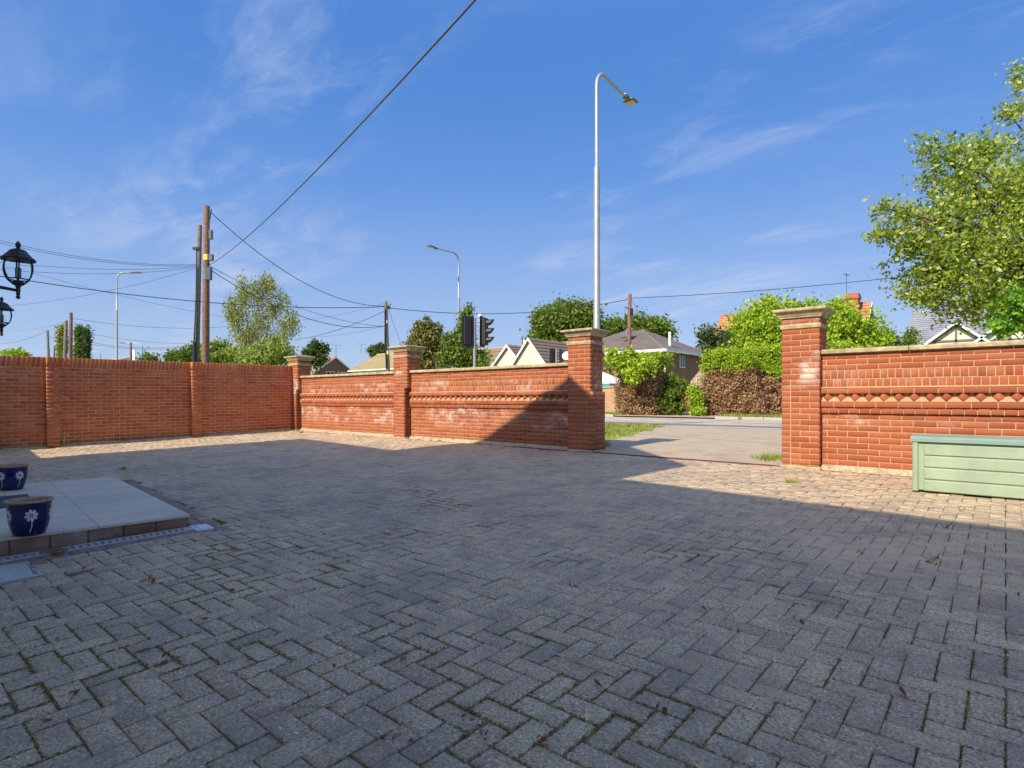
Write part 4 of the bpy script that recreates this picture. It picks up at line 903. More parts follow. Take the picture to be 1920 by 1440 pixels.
# house with two white gables
def white_gables():
    v = 35.; zr = Zt(993, 633, v); root = thing('house', 'house with two white rendered triangular gables and brown tiled roofs', 'house', (U(985, v), v+3, ZR)); og = tuple(root.location)
    for (pxp, pyp, pxl, pxr, vv, ln) in ((993, 633, 962, 1022, 35., 8.), (953, 646, 926, 977, 36., 7.)):
        zp = Zt(pxp, pyp, vv); up = U(pxp, vv); hw = 2.4; sl = (zp-Zt(pxl, 684, vv))/abs(U(pxl, vv)-up)
        zl = zp-sl*hw
        m = MB(); m.slab([(up-hw, vv, ZR), (up+hw, vv, ZR), (up+hw, vv, zl), (up, vv, zp-.1), (up-hw, vv, zl)], (0, ln, 0)); m.build('gable_wall', M_cream, root, og)
        for s in (-1, 1):
            roof_plane(root, (up+s*(hw+.3), vv-.22, zl-sl*.3), (up+s*(hw+.3), vv+ln, zl-sl*.3), (up, vv+ln, zp), (up, vv-.22, zp), M_rfdk, rows=12, origin=og)
            m = MB(); m.slab([(up+s*(hw+.3), vv-.25, zl-sl*.3-.20), (up+s*(hw+.3), vv-.25, zl-sl*.3+.01), (up, vv-.25, zp+.01), (up, vv-.25, zp-.22)], (0, .03, 0)); m.build('bargeboard', M_upvc, root, og)
    # brown range left of the gables and the long ridge behind
    a, b_ = U(895, 38), U(1040, 38); ze = ZR+2.4; zr2 = Zt(1060, 641, 41)
    m = MB(); m.slab([(a-3, 38, ZR), (a-3, 38, ze), (a-3, 41, zr2-.1), (a-3, 44, ze), (a-3, 44, ZR)], (b_-a+5, 0, 0)); m.build('wall', M_hbb, root, og)
    roof_plane(root, (a-3.2, 37.7, ze-.1), (b_+2.2, 37.7, ze-.1), (b_+2.2, 41, zr2), (a-3.2, 41, zr2), M_rfbr, rows=10, origin=og)
    roof_plane(root, (a-3.2, 44.3, ze-.1), (b_+2.2, 44.3, ze-.1), (b_+2.2, 41.001, zr2), (a-3.2, 41.001, zr2), M_rfbr, origin=og)
    # dark side roof in front, left
    up = U(905, 36.5); zp = Zt(905, 652, 36.5)
    roof_plane(root, (up+2.3, 35.6, ZR+2.1), (up-4.5, 35.6, ZR+2.1), (up-3.5, 37.6, zp), (up+1.6, 37.6, zp), M_rfdk, rows=9, origin=og)
    m = MB(); m.box((up-1.1, 36.8, ZR+1.05), (6.3, 2.0, 2.1)); m.build('porch_wall', M_cream, root, og)
    m = MB(); c = atv(983, 644, 40.5); m.tube([(c[0], c[1], c[2]-.5), (c[0], c[1], c[2]+.35)], .1, 8); m.build('flue', M_white, root, og)
white_gables()
# grey hipped two-storey house
def hipped():
    uc = U(1243, 44.6); v0 = 44.6; v1 = v0+10.5; u0 = uc-11; ze = Zt(1243, 657, 44.6); za = Zt(1225, 617, v0+5.25)
    root = thing('house', 'two storey brown brick house with grey hipped roof and white gutters', 'house', (uc-5, v0+4, ZR)); og = tuple(root.location)
    m = MB(); m.add([(u0, v0, ZR), (uc, v0, ZR), (uc, v0, ze), (u0, v0, ze)], [(0, 1, 2, 3)]); m.build('front_wall', M_hbb, root, og)  # buff sheet: sunlit tone of the brickwork put into the colour
    m = MB(); m.box(((u0+uc)/2, (v0+v1)/2+.01, (ZR+ze)/2), (uc-u0-.01, v1-v0, ze-ZR)); m.build('side_wall', M_hbr, root, og)  # darker brick here paints in the shade of the side turned from the sun
    e = .45; A_ = (u0-e, v0-e, ze); B_ = (uc+e, v0-e, ze); C_ = (uc+e, v1+e, ze); D_ = (u0-e, v1+e, ze); zr = za; r1 = (uc-4.7, (v0+v1)/2, zr); r0 = (u0+4.7, (v0+v1)/2, zr)
    roof_plane(root, A_, B_, r1, r0, M_rfgr, rows=18, origin=og); roof_plane(root, C_, D_, r0, r1, M_rfgr, origin=og)
    m = MB(); m.slab([B_, C_, r1], (0, 0, -.08)); m.build('roof', M_rfgr, root, og); m = MB(); m.slab([D_, A_, r0], (0, 0, -.08)); m.build('roof', M_rfgr, root, og)
    for (P, Q) in ((B_, r1), (A_, r0), (C_, r1)):
        m = MB(); m.tube([P, Q], .11, 6); m.build('hip_tiles', M_rfgr, root, og)
    m = MB(); m.box(((u0+uc)/2, v0-e-.05, ze-.02), (uc-u0+2*e+.1, .12, .24)); m.box((uc+e+.05, (v0+v1)/2, ze-.02), (.12, v1-v0+2*e-.06, .22)); m.build('gutter', M_upvc, root, og)
    m = MB(); m.tube([(uc+.12, v0+.12, ze-.5), (uc+.12, v0+.12, ZR)], .07, 8); m.tube([(uc+e, v0-.2, ze-.1), (uc+.12, v0+.12, ze-.55)], .06, 6); m.tube([(uc+.1, v1-.3, ze-.1), (uc+.1, v1-.3, ZR)], .06, 6); m.build('downpipe', M_upvc, root, og)
    zc = Zt(1273, 675, v0+3); window(root, og, (uc, v0+3.7, zc), .95, 1.25, (0, 1, 0), (1, 0, 0), 2)
    window(root, og, (uc-3.2, v0, ze-.95), 1.5, 1.2, (1, 0, 0), (0, -1, 0), 3); window(root, og, (uc-8, v0, ze-.95), 1.5, 1.2, (1, 0, 0), (0, -1, 0), 3)
    m = MB(); c = atv(1257, 650, v0+2.2); m.tube([(uc-.9, v0+3.2, ze+.6), (uc-.9, v0+3.2, ze+1.9)], .13, 8); m.build('vent_pipe', M_white, root, og)
    m = MB(); n_ = np.array([0, -.75, .66]); m.slab([(uc-5.0, v0+1.9, ze+1.55), (uc-4.3, v0+1.9, ze+1.55), (uc-4.3, v0+2.9, ze+2.4), (uc-5.0, v0+2.9, ze+2.4)], tuple(n_*.1)); m.build('roof_light', M_grbox, root, og)
    # lower wing left with its own roof
    m = MB(); m.box((u0-3, v0+4, (ZR+ze)/2-.4), (6, 7, ze-ZR-.8)); m.build('wing_wall', M_hbr, root, og)
    ze2 = ze-.5; zr2 = ze+1.9
    roof_plane(root, (u0-6.3, v0+.2, ze2), (u0+1, v0+.2, ze2), (u0+1, v0+4, zr2), (u0-4.3, v0+4, zr2), M_rfgr, rows=10, origin=og); roof_plane(root, (u0-6.3, v0+7.8, ze2), (u0+1, v0+7.8, ze2), (u0+1, v0+4.001, zr2), (u0-4.3, v0+4.001, zr2), M_rfgr, origin=og)
hipped()
# low pinkish lean-to roof beside it
p = atv(1305, 715, 36); root = thing('outbuilding', 'small outbuilding with sloping grey pink roof left of the long hedge', 'outbuilding', (p[0], p[1], ZR)); og = tuple(root.location)
m = MB(); m.box((p[0]+1.6, 37.3, ZR+.75), (4.0, 2.4, 1.5)); m.build('wall', M_hbr, root, og)
roof_plane(root, (p[0]-.6, 35.8, ZR+1.55), (p[0]+4, 35.8, ZR+1.55), (p[0]+4, 38, ZR+3.7), (p[0]+.3, 38, ZR+3.7), tilerow('roof_pink', (.36, .26, .21), (.42, .32, .26)), rows=9, origin=og)
# red tiled cottage with chimney
v = 42.; zrd = Zt(1630, 567, 45)
root, og = gable_x('house', 'cottage with weathered red tiled roof and tall brick chimney behind green trees', U(1356, 45), U(1628, 45), 41, 49, ZR+3.0, zrd, M_rfrd, M_cream, rows=20)
c = atv(1598, 585, 44.2); zt_ = Zt(1598, 551, 44.2); m = MB(); m.box((c[0], c[1], (zt_+ZR+5)/2-.1), (.78, .78, zt_-ZR-5), ch=.02); m.box((c[0], c[1], zt_-.28), (.92, .92, .28), ch=.04); m.box((c[0], c[1], zt_-.08), (.84, .84, .16), ch=.03); m.build('chimney', brickmat('chimney_brick', [(0, (.36, .12, .07)), (1, (.46, .18, .10))]), root, og)
aerial(1587, 572, 515, 42, 'tall thin aerial mast beside the red brick chimney', .22, 1.2)
# slate roofed house, right
v = 41.; u0, u1 = U(1717, 44), U(1900, 41)
root, og = gable_x('house', 'slate roofed house with a small white timbered gable at the right', u0, u1+3, 40, 48, ZR+3.4, Zt(1760, 583, 44), M_slate, M_white, rows=22)
for (pxp, pyp, hw, vv) in ((1792, 604, 1.75, 40.), (1893, 596, 1.9, 40.)):
    up = U(pxp, vv-.6); zp = Zt(pxp, pyp, vv-.6); sl = .82; zl = zp-sl*hw
    m = MB(); m.slab([(up-hw+.25, vv-.35, zl+.1), (up+hw-.25, vv-.35, zl+.1), (up, vv-.35, zp-.2)], (0, 4, 0)); m.build('dormer_gable', M_cream, root, og)
    m = MB(); m.box((up, vv-.38, (zp+zl)/2-.1), (.10, .05, zp-zl-.2)); m.box((up, vv-.38, zl+.45), (1.9*hw*.62, .05, .10)); m.box((up, vv-.38, zl+.12), (1.75*hw, .06, .12)); m.build('timber', M_grbox, root, og)
    for s in (-1, 1):
        roof_plane(root, (up+s*hw, vv-.62, zl), (up+s*hw, vv+4, zl), (up, vv+4, zp), (up, vv-.62, zp), M_slate, origin=og)
        m = MB(); m.slab([(up+s*(hw+.05), vv-.68, zl-.13), (up+s*(hw+.05), vv-.68, zl+.02), (up, vv-.68, zp+.05), (up, vv-.68, zp-.10)], (0, .05, 0)); m.build('bargeboard', M_upvc, root, og)
    m = MB(); m.box((up, vv-.2, (ZR+zl)/2), (2*hw-.5, .4, zl-ZR+.2)); m.build('bay_wall', M_white, root, og)
# low wall, gazebo, wooden gate
p0, p1 = atv(1090, 775, 26.5), atv(1152, 775, 26.5); root = thing('garden_wall', 'low orange brick garden wall left of the short brown hedge', 'wall', (p0[0], 26.5, ZR)); og = tuple(root.location)
P = Pieces(); top0, top1 = Zt(1127, 733, 26.5), Zt(1145, 726, 26.5); z = ZR+.04; k = 0
m = MB(); m.slab([(p0[0], 26.51, ZR), (p1[0], 26.51, ZR), (p1[0], 26.51, top1), (p0[0], 26.51, top0)], (0, .2, 0)); m.build('mortar', M_mort, root, og)
while z < top0-.05:
    u = p0[0]-.1125*(k % 2)
    while u < p1[0]: P.brick(.215, .063, (u+.11, 26.5, z+.03), 0); u += .225
    z += .074; k += 1
P.emit('brick', M_hbo, root, og, cap=200)
m = MB(); m.slab([(p0[0], 26.46, top0), (p1[0], 26.46, top1), (p1[0], 26.46, top1+.08), (p0[0], 26.46, top0+.08)], (0, .3, 0)); m.build('coping', brickmat('orange_cap', [(0, (.60, .28, .12)), (1, (.66, .36, .18))]), root, og)
c = atv(1128, 735, 31.5); root = thing('gazebo', 'white canopy with teal valance behind the low orange wall', 'gazebo', (c[0], c[1], ZR)); zt_ = Zt(1128, 704, 31.5)-ZR; ze_ = Zt(1128, 719, 30)-ZR; zv = Zt(1128, 727, 30)-ZR
m = MB()
for i in (-1, 1):
    for j in (-1, 1): m.box((i*1.4, j*1.4, ze_/2), (.05, .05, ze_))
m.build('leg', M_white, root)
m = MB(); m.lathe([(2.12, ze_), (0.05, zt_+.25)], n=4, smooth=False, ph=math.pi/4); m.build('canopy', M_white, root)
m = MB(); m.lathe([(2.125, ze_), (2.125, zv)], n=4, smooth=False, ph=math.pi/4); m.build('valance', simple('teal_cloth', (.05, .32, .36), .7), root)
p = atv(1295, 776, 29.0); root = thing('wooden_gate', 'brown boarded gate between the dark shrub and the long hedge', 'gate', (p[0], 29, ZR)); M_gt = simple('gate_board', (.34, .16, .07), .8, var=.25, sc=6); M_post = simple('gate_post', (.55, .42, .28), .8)
for k in range(11): m = MB(); m.box((-1.4+k*.16, 0, .8), (.15, .025, 1.35), ch=.004); m.build('board', M_gt, root)
m = MB(); m.box((0.35, -.03, .95), (.10, .10, 1.9), ch=.008); m.build('post', M_post, root)
m = MB(); m.box((-.7, .03, .4), (1.7, .04, .1)); m.box((-.7, .03, 1.2), (1.7, .04, .1)); m.build('rail', M_gt, root)
m = MB(); m.box((.95, .1, .55), (1.0, .03, 1.1)); m.build('side_panel', M_gt, root)

# ------------------------------------------------------------------ lamp posts
def lamp(px, pyt, Z, ztop, dirv, arm, label, rb=.075, rt=.045, thin=1.0, headmat=None):
    b = at(px, 700, Z); base = (b[0], b[1], gz(b[0], b[1])); root = thing('street_lamp', label, 'street lamp', base, 0, 'street lamps')
    H = ztop-base[2]; d = np.array([dirv[0], dirv[1]]); d = d/np.linalg.norm(d)
    m = MB(); m.tube([(0, 0, -.1), (0, 0, 1.3)], rb*1.25, 12); m.tube([(0, 0, 1.3), (0, 0, 1.36), (0, 0, H*.72)], [rb*1.25, rb, rb*.86], 12); m.tube([(0, 0, H*.72), (0, 0, H*.72+.03), (0, 0, H-.55)], [rb*.86, rt, rt], 10); m.build('column', M_galv, root)
    pts = [(0, 0, H-.55)]; Rr = .5
    for k in range(1, 8): t = k/7*R(84); pts.append((d[0]*Rr*(1-math.cos(t)), d[1]*Rr*(1-math.cos(t)), H-.55+Rr*math.sin(t)))
    e = np.array(pts[-1]); tip = e+np.array([d[0]*(arm-Rr), d[1]*(arm-Rr), (arm-Rr)*.03]); pts.append(tuple(tip)); m = MB(); m.tube(pts, [rt]*8+[rt*.8], 10); m.build('bracket_arm', M_galv, root)
    hz = math.atan2(d[1], d[0]); T = Matrix.Rotation(R(-6), 3, 'Y'); c = tip+np.array([d[0]*.32, d[1]*.32, .03])
    m = MB(); m.box(tip+np.array([d[0]*.05, d[1]*.05, .01]), (.28, .13, .12), hz, ch=.02, tilt=T); m.box(c+np.array([d[0]*.08, d[1]*.08, .0]), (.42, .34, .07), hz, ch=.02, tilt=T); m.build('lamp_head', M_grbox, root)
    m = MB(); m.box(c+np.array([d[0]*.09, d[1]*.09, -.045]), (.32, .26, .02), hz, tilt=T); m.build('led_panel', M_led, root)
    m = MB(); m.lathe([(.0, .10), (.04, .09), (.045, .05), (.05, .0)], tuple(tip), 10); m.build('photocell', M_white, root)
    m = MB(); m.box((0, -rb*1.1, .6), (.10, .06, .5), ch=.01); m.build('access_door', M_galv, root)
lamp(1119, 125, 15.6, CAM_H+(Y0-124)/F*15.6, (-.106, 1), 1.95, 'tall grey street lamp rising behind the left gate pillar', .092, .05)
lamp(860, 487, 36, CAM_H+(Y0-474)/F*36, (-.12, -1), 1.75, 'street lamp across the road left of the traffic signals, arm pointing left', .075, .05)
lamp(219, 510, 42, CAM_H+(Y0-509)/F*42, (.9, 1.3), 1.0, 'street lamp standing beyond the side wall left of the timber poles', .085, .05)
def mini_lamp(px, pyt, Z, side, lab):
    b = at(px, 700, Z); base = (b[0], b[1], gz(b[0], b[1])); root = thing('street_lamp', lab, 'street lamp', base, 0, 'street lamps'); H = at(px, pyt, Z)[2]-base[2]
    m = MB(); m.tube([(0, 0, 0), (0, 0, H-.5)], .09, 8); m.build('column', M_galv, root); s = RIGHT*side
    m = MB(); m.tube([(0, 0, H-.5), tuple(s*.3+np.array([0, 0, H-.1])), tuple(s*1.3+np.array([0, 0, H])), tuple(s*2.6+np.array([0, 0, H]))], .06, 6); m.build('bracket_arm', M_galv, root)
    m = MB(); m.box(s*2.9+np.array([0, 0, H]), (.8, .3, .12), math.atan2(s[1], s[0])); m.build('lamp_head', M_grbox, root)
mini_lamp(267, 643, 85, -1, 'distant street lamp with left arm seen over the side wall, the nearer one'); mini_lamp(188, 659, 130, -1, 'faint far street lamp just right of the poplars')

# ------------------------------------------------------------------ traffic signals
def head(root, c, yaw, og, sc=1.0, hoods=True):
    """signal head facing local -y, turned by yaw; c centre"""
    Mx = Matrix.Translation(Vector(c)) @ Matrix.Rotation(yaw, 4, 'Z') @ Matrix.Scale(sc, 4)
    def xf(m): m.v = [tuple(Mx @ Vector(v)) for v in m.v]; return m
    m = MB(); m.box((0, .0, 0), (.25, .20, .86), ch=.02); xf(m); m.build('signal_body', M_black, root, og)
    m = MB(); m.box((0, .07, 0), (.40, .015, .98), ch=.006); xf(m); m.build('backing_board', M_black, root, og)
    for k in (-1, 0, 1):
        z = k*.275
        n = 14; o1 = [(.108*math.cos(t), .108*math.sin(t)) for t in np.linspace(R(-40), R(220), n)]
        m = MB(); V = [(x, -.10, z+q) for x, q in o1]+[(x, -.10-(.07+.17*max(0, (q+.07)/.178)), z+q) for x, q in o1]
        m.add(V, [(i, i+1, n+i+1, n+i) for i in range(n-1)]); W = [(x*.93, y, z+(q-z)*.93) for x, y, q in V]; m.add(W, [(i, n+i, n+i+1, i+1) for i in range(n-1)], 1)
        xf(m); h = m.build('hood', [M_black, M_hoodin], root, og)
        m = MB(); m.lathe([(0, -.012), (.06, -.008), (.10, 0)], n=16); m.v = [(x, -.101+zz, z+y) for x, y, zz in m.v]; xf(m); m.build('lens', M_lens, root, og)
def signals(px, pyt, Z, label, sc, heads, cam_dome=True):
    b = at(px, 700, Z); base = np.array([b[0], b[1], gz(b[0], b[1])]); root = thing('traffic_signal', label, 'traffic signal', tuple(base), 0, 'traffic signals'); og = tuple(base)
    t = at(px, pyt, Z); m = MB(); m.tube([base, t], .052*sc, 12); m.build('pole', M_galv, root, og)
    for (hx, hy, yaw) in heads:
        c = at(hx, hy, Z-.05); head(root, c, yaw, og, sc)
        m = MB()
        for dz in (-.32, .32): m.tube([(t[0], t[1], c[2]+dz*sc), (c[0], c[1], c[2]+dz*sc)], .018*sc, 6)
        m.build('bracket', M_galv, root, og)
    if cam_dome:
        q = at(heads[1][0]-8, heads[1][1]-29, Z); m = MB(); m.tube([q-(0, 0, .25), q], .02, 6); m.lathe([(0, .07), (.045, .05), (.06, 0), (.045, -.05), (0, -.07)], tuple(q), 12); m.build('detector', M_white, root, og)
YR = R(YAW)
signals(890, 596, 15.8, 'grey traffic signal pole with two black heads behind the left wall', .86, [(876, 622, YR+R(200)), (908, 622, YR+R(70))])
signals(1043, 655, 31, 'smaller distant traffic signal against the brown roof by the gate pillar', .8, [(1035, 667, YR+R(200)), (1052, 667, YR+R(75))], False)
p = at(1063, 668, 30); r_ = thing('satellite_dish', 'white dish beside the left gate pillar above the coping', 'dish', tuple(p)); m = MB(); m.lathe([(0, 0), (.10, .015), (.18, .05), (.24, .1)], n=20); m.build('reflector', M_white, r_, rot=(R(70), 0, R(20))); m = MB(); m.tube([(0, 0, 0), (0, .1, -.4), (0, .15, -2.0)], .03, 6); m.build('mount', M_galv, r_)

# ------------------------------------------------------------------ timber poles and cables
def pole(px0, py0, px1, Z, r, label, mat=M_wood, fit=None, extra=None):
    """top at px0,py0 ; leans to px1 at the wall line"""
    t = at(px0, py0, Z); q = at(px1, 690, Z); d = (q-t)/(t[2]-q[2]); zb = gz(t[0], t[1])-.3; b = t+d*(t[2]-zb)
    root = thing('utility_pole', label, 'utility pole', (b[0], b[1], zb+.3), 0, 'timber poles'); og = tuple(root.location)
    m = MB(); m.tube([b, (b+t)/2, t-(0, 0, .02), t], [r*1.15, r, r*.85, r*.7], 12); m.build('shaft', mat, root, og)
    if extra: extra(root, og, t, d)
    return t
def ex1(root, og, t, d):
    s = Z1/F; X = RIGHT*s
    def bx(name, px, py, w_, h, mat, dep=.16): c = at(px, py, Z1-.12); m = MB(); m.box(c, (w_*s, dep, h*s), R(YAW), ch=.01); m.build(name, mat, root, og)
    bx('junction_box', 395.5, 440, 5, 17, M_grbox); bx('yellow_sign', 385.5, 482, 8, 11, M_yel, .04); bx('junction_box', 396, 483, 7, 12, M_grbox); bx('terminal_box', 391, 513, 11, 24, simple('terminal_blue', (.06, .09, .13), .5)); bx('cover_strip', 386, 513, 4, 22, M_galv, .08)
    m = MB()
    for k in range(22): y = 590+k*0; 
    m.tube([at(393, 398, Z1-.1), at(391, 440, Z1-.18), at(390, 500, Z1-.18)], .02, 5); m.tube([at(396, 392, Z1-.1), at(393, 412, Z1-.1)], .03, 5); m.build('riser_cable', M_cable, root, og)
def ex2(root, og, t, d):
    m = MB(); m.tube([at(369, 468, Z2-.1), at(368, 560, Z2-.12), at(364, 640, Z2-.12), at(365, 690, Z2-.12)], .035, 5); m.tube([at(371, 500, Z2-.15), at(369, 600, Z2-.15), at(366, 680, Z2-.15)], .03, 5); m.build('riser_cable', M_cable, root, og)
    c = at(368, 466, Z2-.1); m = MB(); m.box(c, (.30, .16, .12), R(YAW)); m.build('bracket', M_black, root, og)
    m = MB(); m.tube([at(365, 641, Z2-.3), at(364, 700, Z2-.3)], .10, 8); m.build('cable_guard', M_black, root, og)
def ex3(root, og, t, d):
    m = MB(); c = at(728, 577, Z3-.1); m.box(c, (.25, .12, .16), R(YAW)); m.tube([t-(0, 0, .4), t+RIGHT*.35-(0, 0, .15)], .03, 5); m.tube([at(722.5, 580, Z3-.15), at(722, 640, Z3-.15), at(725, 690, Z3-.15)], .045, 5); m.build('bracket', M_black, root, og)
    for (y, hh, mt) in ((603, 6, M_foot), (661, 7, M_yel)): c = at(724+(y-600)*.03, y, Z3-.14); m = MB(); m.box(c, (.16, .03, hh*Z3/F), R(YAW)); m.build('pole_plate', mt, root, og)
def ex4(root, og, t, d):
    m = MB(); c = at(1184, 585, Z4-.1); m.box(c, (.2, .14, .45), R(YAW)); m.tube([at(1172, 576, Z4-.1), at(1184, 582, Z4)], .03, 5); m.build('bracket', M_black, root, og)
Z1, Z2, Z3, Z4 = 25, 29, 35, 37
T1 = pole(387.5, 386, 385.5, Z1, .145, 'tallest brown timber pole with yellow plate and boxes', M_wood, extra=ex1)
T2 = pole(374.5, 422, 368, Z2, .13, 'slightly leaning grey pole just left of the tallest pole', M_woodg, extra=ex2)
T3 = pole(723, 565, 727, Z3, .13, 'weathered grey pole beside the middle wall pillar', M_woodg, extra=ex3)
T4 = pole(1181, 551, 1179, Z4, .135, 'reddish timber pole in front of the grey hipped roof', M_wood, extra=ex4)
T5 = pole(133, 586, 132, 48, .15, 'brown timber pole in front of the poplars, taller of the twin poles', M_wood)
T6 = pole(124, 601, 121, 55, .16, 'grey timber pole left of its taller brown twin', M_woodg)
T7 = pole(89, 619, 92, 62, .13, 'thin dark pole with angled bracket near the left end', M_woodg)
T8 = pole(102, 648, 101, 75, .11, 'short dark pole between the twin poles and the leftmost pole', M_woodg)
T9 = pole(245, 642, 246, 75, .14, 'pole with a white board right of the left street lamp', M_wood)
c = at(251, 668, 74); r_ = thing('white_board', 'narrow white upright board beside a distant pole', 'board', (c[0], c[1], ZR)); m = MB(); m.box((0, 0, (at(251, 656, 74)[2]-ZR)/2), (.35, .12, at(251, 656, 74)[2]-ZR), R(YAW), ch=.02); m.build('panel', M_white, r_)
T10 = pole(316, 654, 316, 90, .14, 'distant pole with side bracket above the low trees', M_woodg)
T11 = pole(348, 646, 348, 85, .14, 'distant reddish pole just left of the leaning pole', M_wood)
T12 = pole(295, 661, 295, 100, .14, 'farthest short pole above the rooftops', M_woodg)
TB = np.array([16.3, -.9, 6.6]); m = MB(); m.tube([(16.3, -.9, -.5), (16.3, -.9, 6.9)], [.15, .11], 10); o = m.build('utility_pole', M_wood, None, (16.3, -.9, 0)); tag(o, 'timber pole beside the own house, behind the camera', 'utility pole', 'timber poles')
TL = at(-260, 470, 22); m = MB(); m.tube([(TL[0], TL[1], -.3), tuple(TL+(0, 0, .3))], [.15, .11], 10); o = m.build('utility_pole', M_wood, None, (TL[0], TL[1], 0)); tag(o, 'timber pole beyond the left edge of the view', 'utility pole', 'timber poles')
def cable(a, b, sag, r, label, mat=M_cable, n=26):
    a = np.array(a, float); b = np.array(b, float); pts = []
    for k in range(n+1): s = k/n; p = a+(b-a)*s; p[2] -= 4*sag*s*(1-s); pts.append(p)
    m = MB(); m.tube(pts, r*.78, 5, caps=False); o = m.build('overhead_cable', mat, None, tuple(a)); tag(o, label, 'cable', 'overhead cables'); return o
cable(at(393, 497, Z1), TB, 1.15, .018, 'thick cable running from the tallest pole up over the courtyard', M_cablg)
cable(at(394, 397, Z1), at(722, 574, Z3), 1.05, .022, 'deeply sagging cable from the tallest pole top to the grey middle pole')
cable(at(395, 500, Z1), at(722, 612, Z3), .55, .016, 'middle sagging cable from the tallest pole to the grey middle pole', M_cablg)
cable(at(396, 507, Z1), at(722, 611, Z3), .9, .022, 'lower sagging cable from the tallest pole to the grey middle pole')
cable(TL, at(722, 575, Z3), .75, .026, 'long black cable crossing the left half to the grey middle pole')
cable(at(728, 577, Z3), at(1180, 561, Z4), .62, .028, 'black cable from the grey middle pole to the reddish pole')
cable(at(1182, 559, Z4), at(1960, 485, 30), .30, .026, 'black cable from the reddish pole to the right edge tree')
cable(at(555, 637, 45), at(722, 583, Z3), .25, .022, 'straight cable rising from the birch to the grey middle pole', M_cable)
cable(at(590, 632, 50), at(720, 612, Z3), .12, .016, 'thin lower cable reaching the grey middle pole from the left', M_cablg)
cable(at(560, 600, 60), at(721, 569, Z3), .2, .016, 'thin upper cable reaching the grey middle pole from the birch', M_cablg)
cable(at(729, 580, Z3), at(757, 655, 45), .15, .016, 'steep thin cable falling right from the grey middle pole', M_cablg)
cable(at(1184, 560, Z4), at(1212, 607, 46), .1, .016, 'short cable falling right from the reddish pole', M_cablg)
cable(at(-60, 435, 20), at(370, 496, Z1), .35, .012, 'topmost thin cable leaving left from the tallest pole', M_cablg)
cable(at(-60, 440, 20), at(372, 498, Z1), .35, .012, 'second thin cable leaving left from the tallest pole', M_cablg)
cable(at(-60, 484, 20), at(374, 499, Z1), .25, .011, 'third thin cable leaving left from the tallest pole', M_cablg)
cable(at(-60, 498, 20), at(376, 500, Z1), .3, .011, 'fourth thin cable leaving left from the tallest pole', M_cablg)
cable(at(20, 573, 30), at(378, 500, Z1), .25, .013, 'thin cable rising from the lower left to the tallest pole', M_cablg)
cable(at(60, 512, 40), at(560, 613, 60), .5, .016, 'faint long cable sinking behind the birch', M_cablg)
cable(at(136, 597, 48), at(430, 612, 60), .45, .022, 'cable from the twin poles running right to the birch', M_cablg)
cable(at(0, 645, 80), at(89, 620, 62), .3, .03, 'far cable from the left edge to the thin bracket pole', M_cablg)
cable(at(20, 618, 80), at(121, 604, 55), .3, .02, 'faint far cable from the left edge to the grey twin pole', M_cablg)
cable(at(93, 632, 62), at(370, 648, 90), .9, .03, 'far low cable across the lamp column to the leaning pole', M_cablg)
cable(at(170, 642, 70), at(348, 648, 85), .5, .028, 'lowest far cable left of the reddish distant pole', M_cablg)
cable(at(165, 625, 60), at(350, 644, 85), .3, .022, 'far cable falling right behind the left lamp column', M_cablg)
cable(at(1172, 577, Z4), at(1169, 668, 38), .05, .014, 'thin stay wire beside the reddish pole', M_cablg)
# distant rooftops behind the side wall
for (px, py, Z, w_, lab, rf) in ((305, 674, 100, 9, 'low distant grey roof above the side wall', M_rfgr), (345, 675, 95, 6, 'low distant orange roof above the side wall', M_rfrd)):
    c = at(px, py, Z); gable_x('distant_house', lab, c[0]-w_/2, c[0]+w_/2, c[1], c[1]+7, c[2]-1.2, c[2]+.3, rf, M_hbr, rows=6)
c = at(195, 672, 110); gable_x('distant_house', 'low pale distant building beyond the poplars', c[0]-7, c[0]+7, c[1], c[1]+6, c[2]-.6, c[2]+.2, M_foot, M_white, rows=4)

# ------------------------------------------------------------------ grass, moss, litter
def blades(name, pts, h, wd, mat, label=None, cat='grass', lean=.4, parent=None):
    n = len(pts); P = np.array(pts); ang = rng.uniform(0, 2*math.pi, n); a = np.stack([np.cos(ang), np.sin(ang), 0*ang], 1); hh = (h*rng.uniform(.5, 1.4, n))[:, None]; ln = rng.normal(size=(n, 3))*lean; ln[:, 2] = 0
    V = np.empty((n, 3, 3)); V[:, 0] = P-a*wd; V[:, 1] = P+a*wd; V[:, 2] = P+(ln+np.array([0, 0, 1]))*hh
    o = link(name, np_mesh(name, V.reshape(-1, 3), np.arange(3*n).reshape(n, 3), mat, {'rnd': rng.random(n), 'dead': np.zeros(n)})); tag(o, label, cat, None, 'stuff'); return o
def inapron(u, v):
    return np.interp(v, vs, lft)-.1+.3*np.sin(v*3) < u < np.interp(v, vs, rgt)+.1
pts = []
while len(pts) < 34000:
    v = 8.5+rng.random()**1.3*7.0; u = rng.uniform(-13, 3)
    if inapron(u, v) or (u > -1.2 and v < 13): continue
    if math.sin(u*1.9+v)*math.sin(v*1.3-u) < -.55 and rng.random() < .8: continue
    pts.append((u, v, gz(u, v)))
blades('verge_grass', pts, .085, .008, G_grass, 'rough yellow green grass on the verge left of the driveway')
pts = [(rng.uniform(-30, 12), v, ZR+.05) for v in rng.uniform(23.95, 25.6, 34000)]
blades('far_verge_grass', [p for p in pts if not -13.6 < p[0] < -9.2], .11, .018, G_grass, 'strip of grass at the foot of the far hedges')
pts = [(-2.55+rng.normal()*.10, 8.75+rng.normal()*.15, gz(-2.5, 8.7)) for k in range(500)]
blades('grass_tuft', pts, .07, .006, G_grass, 'small grass tuft at the foot of the right gate pillar', lean=.8)
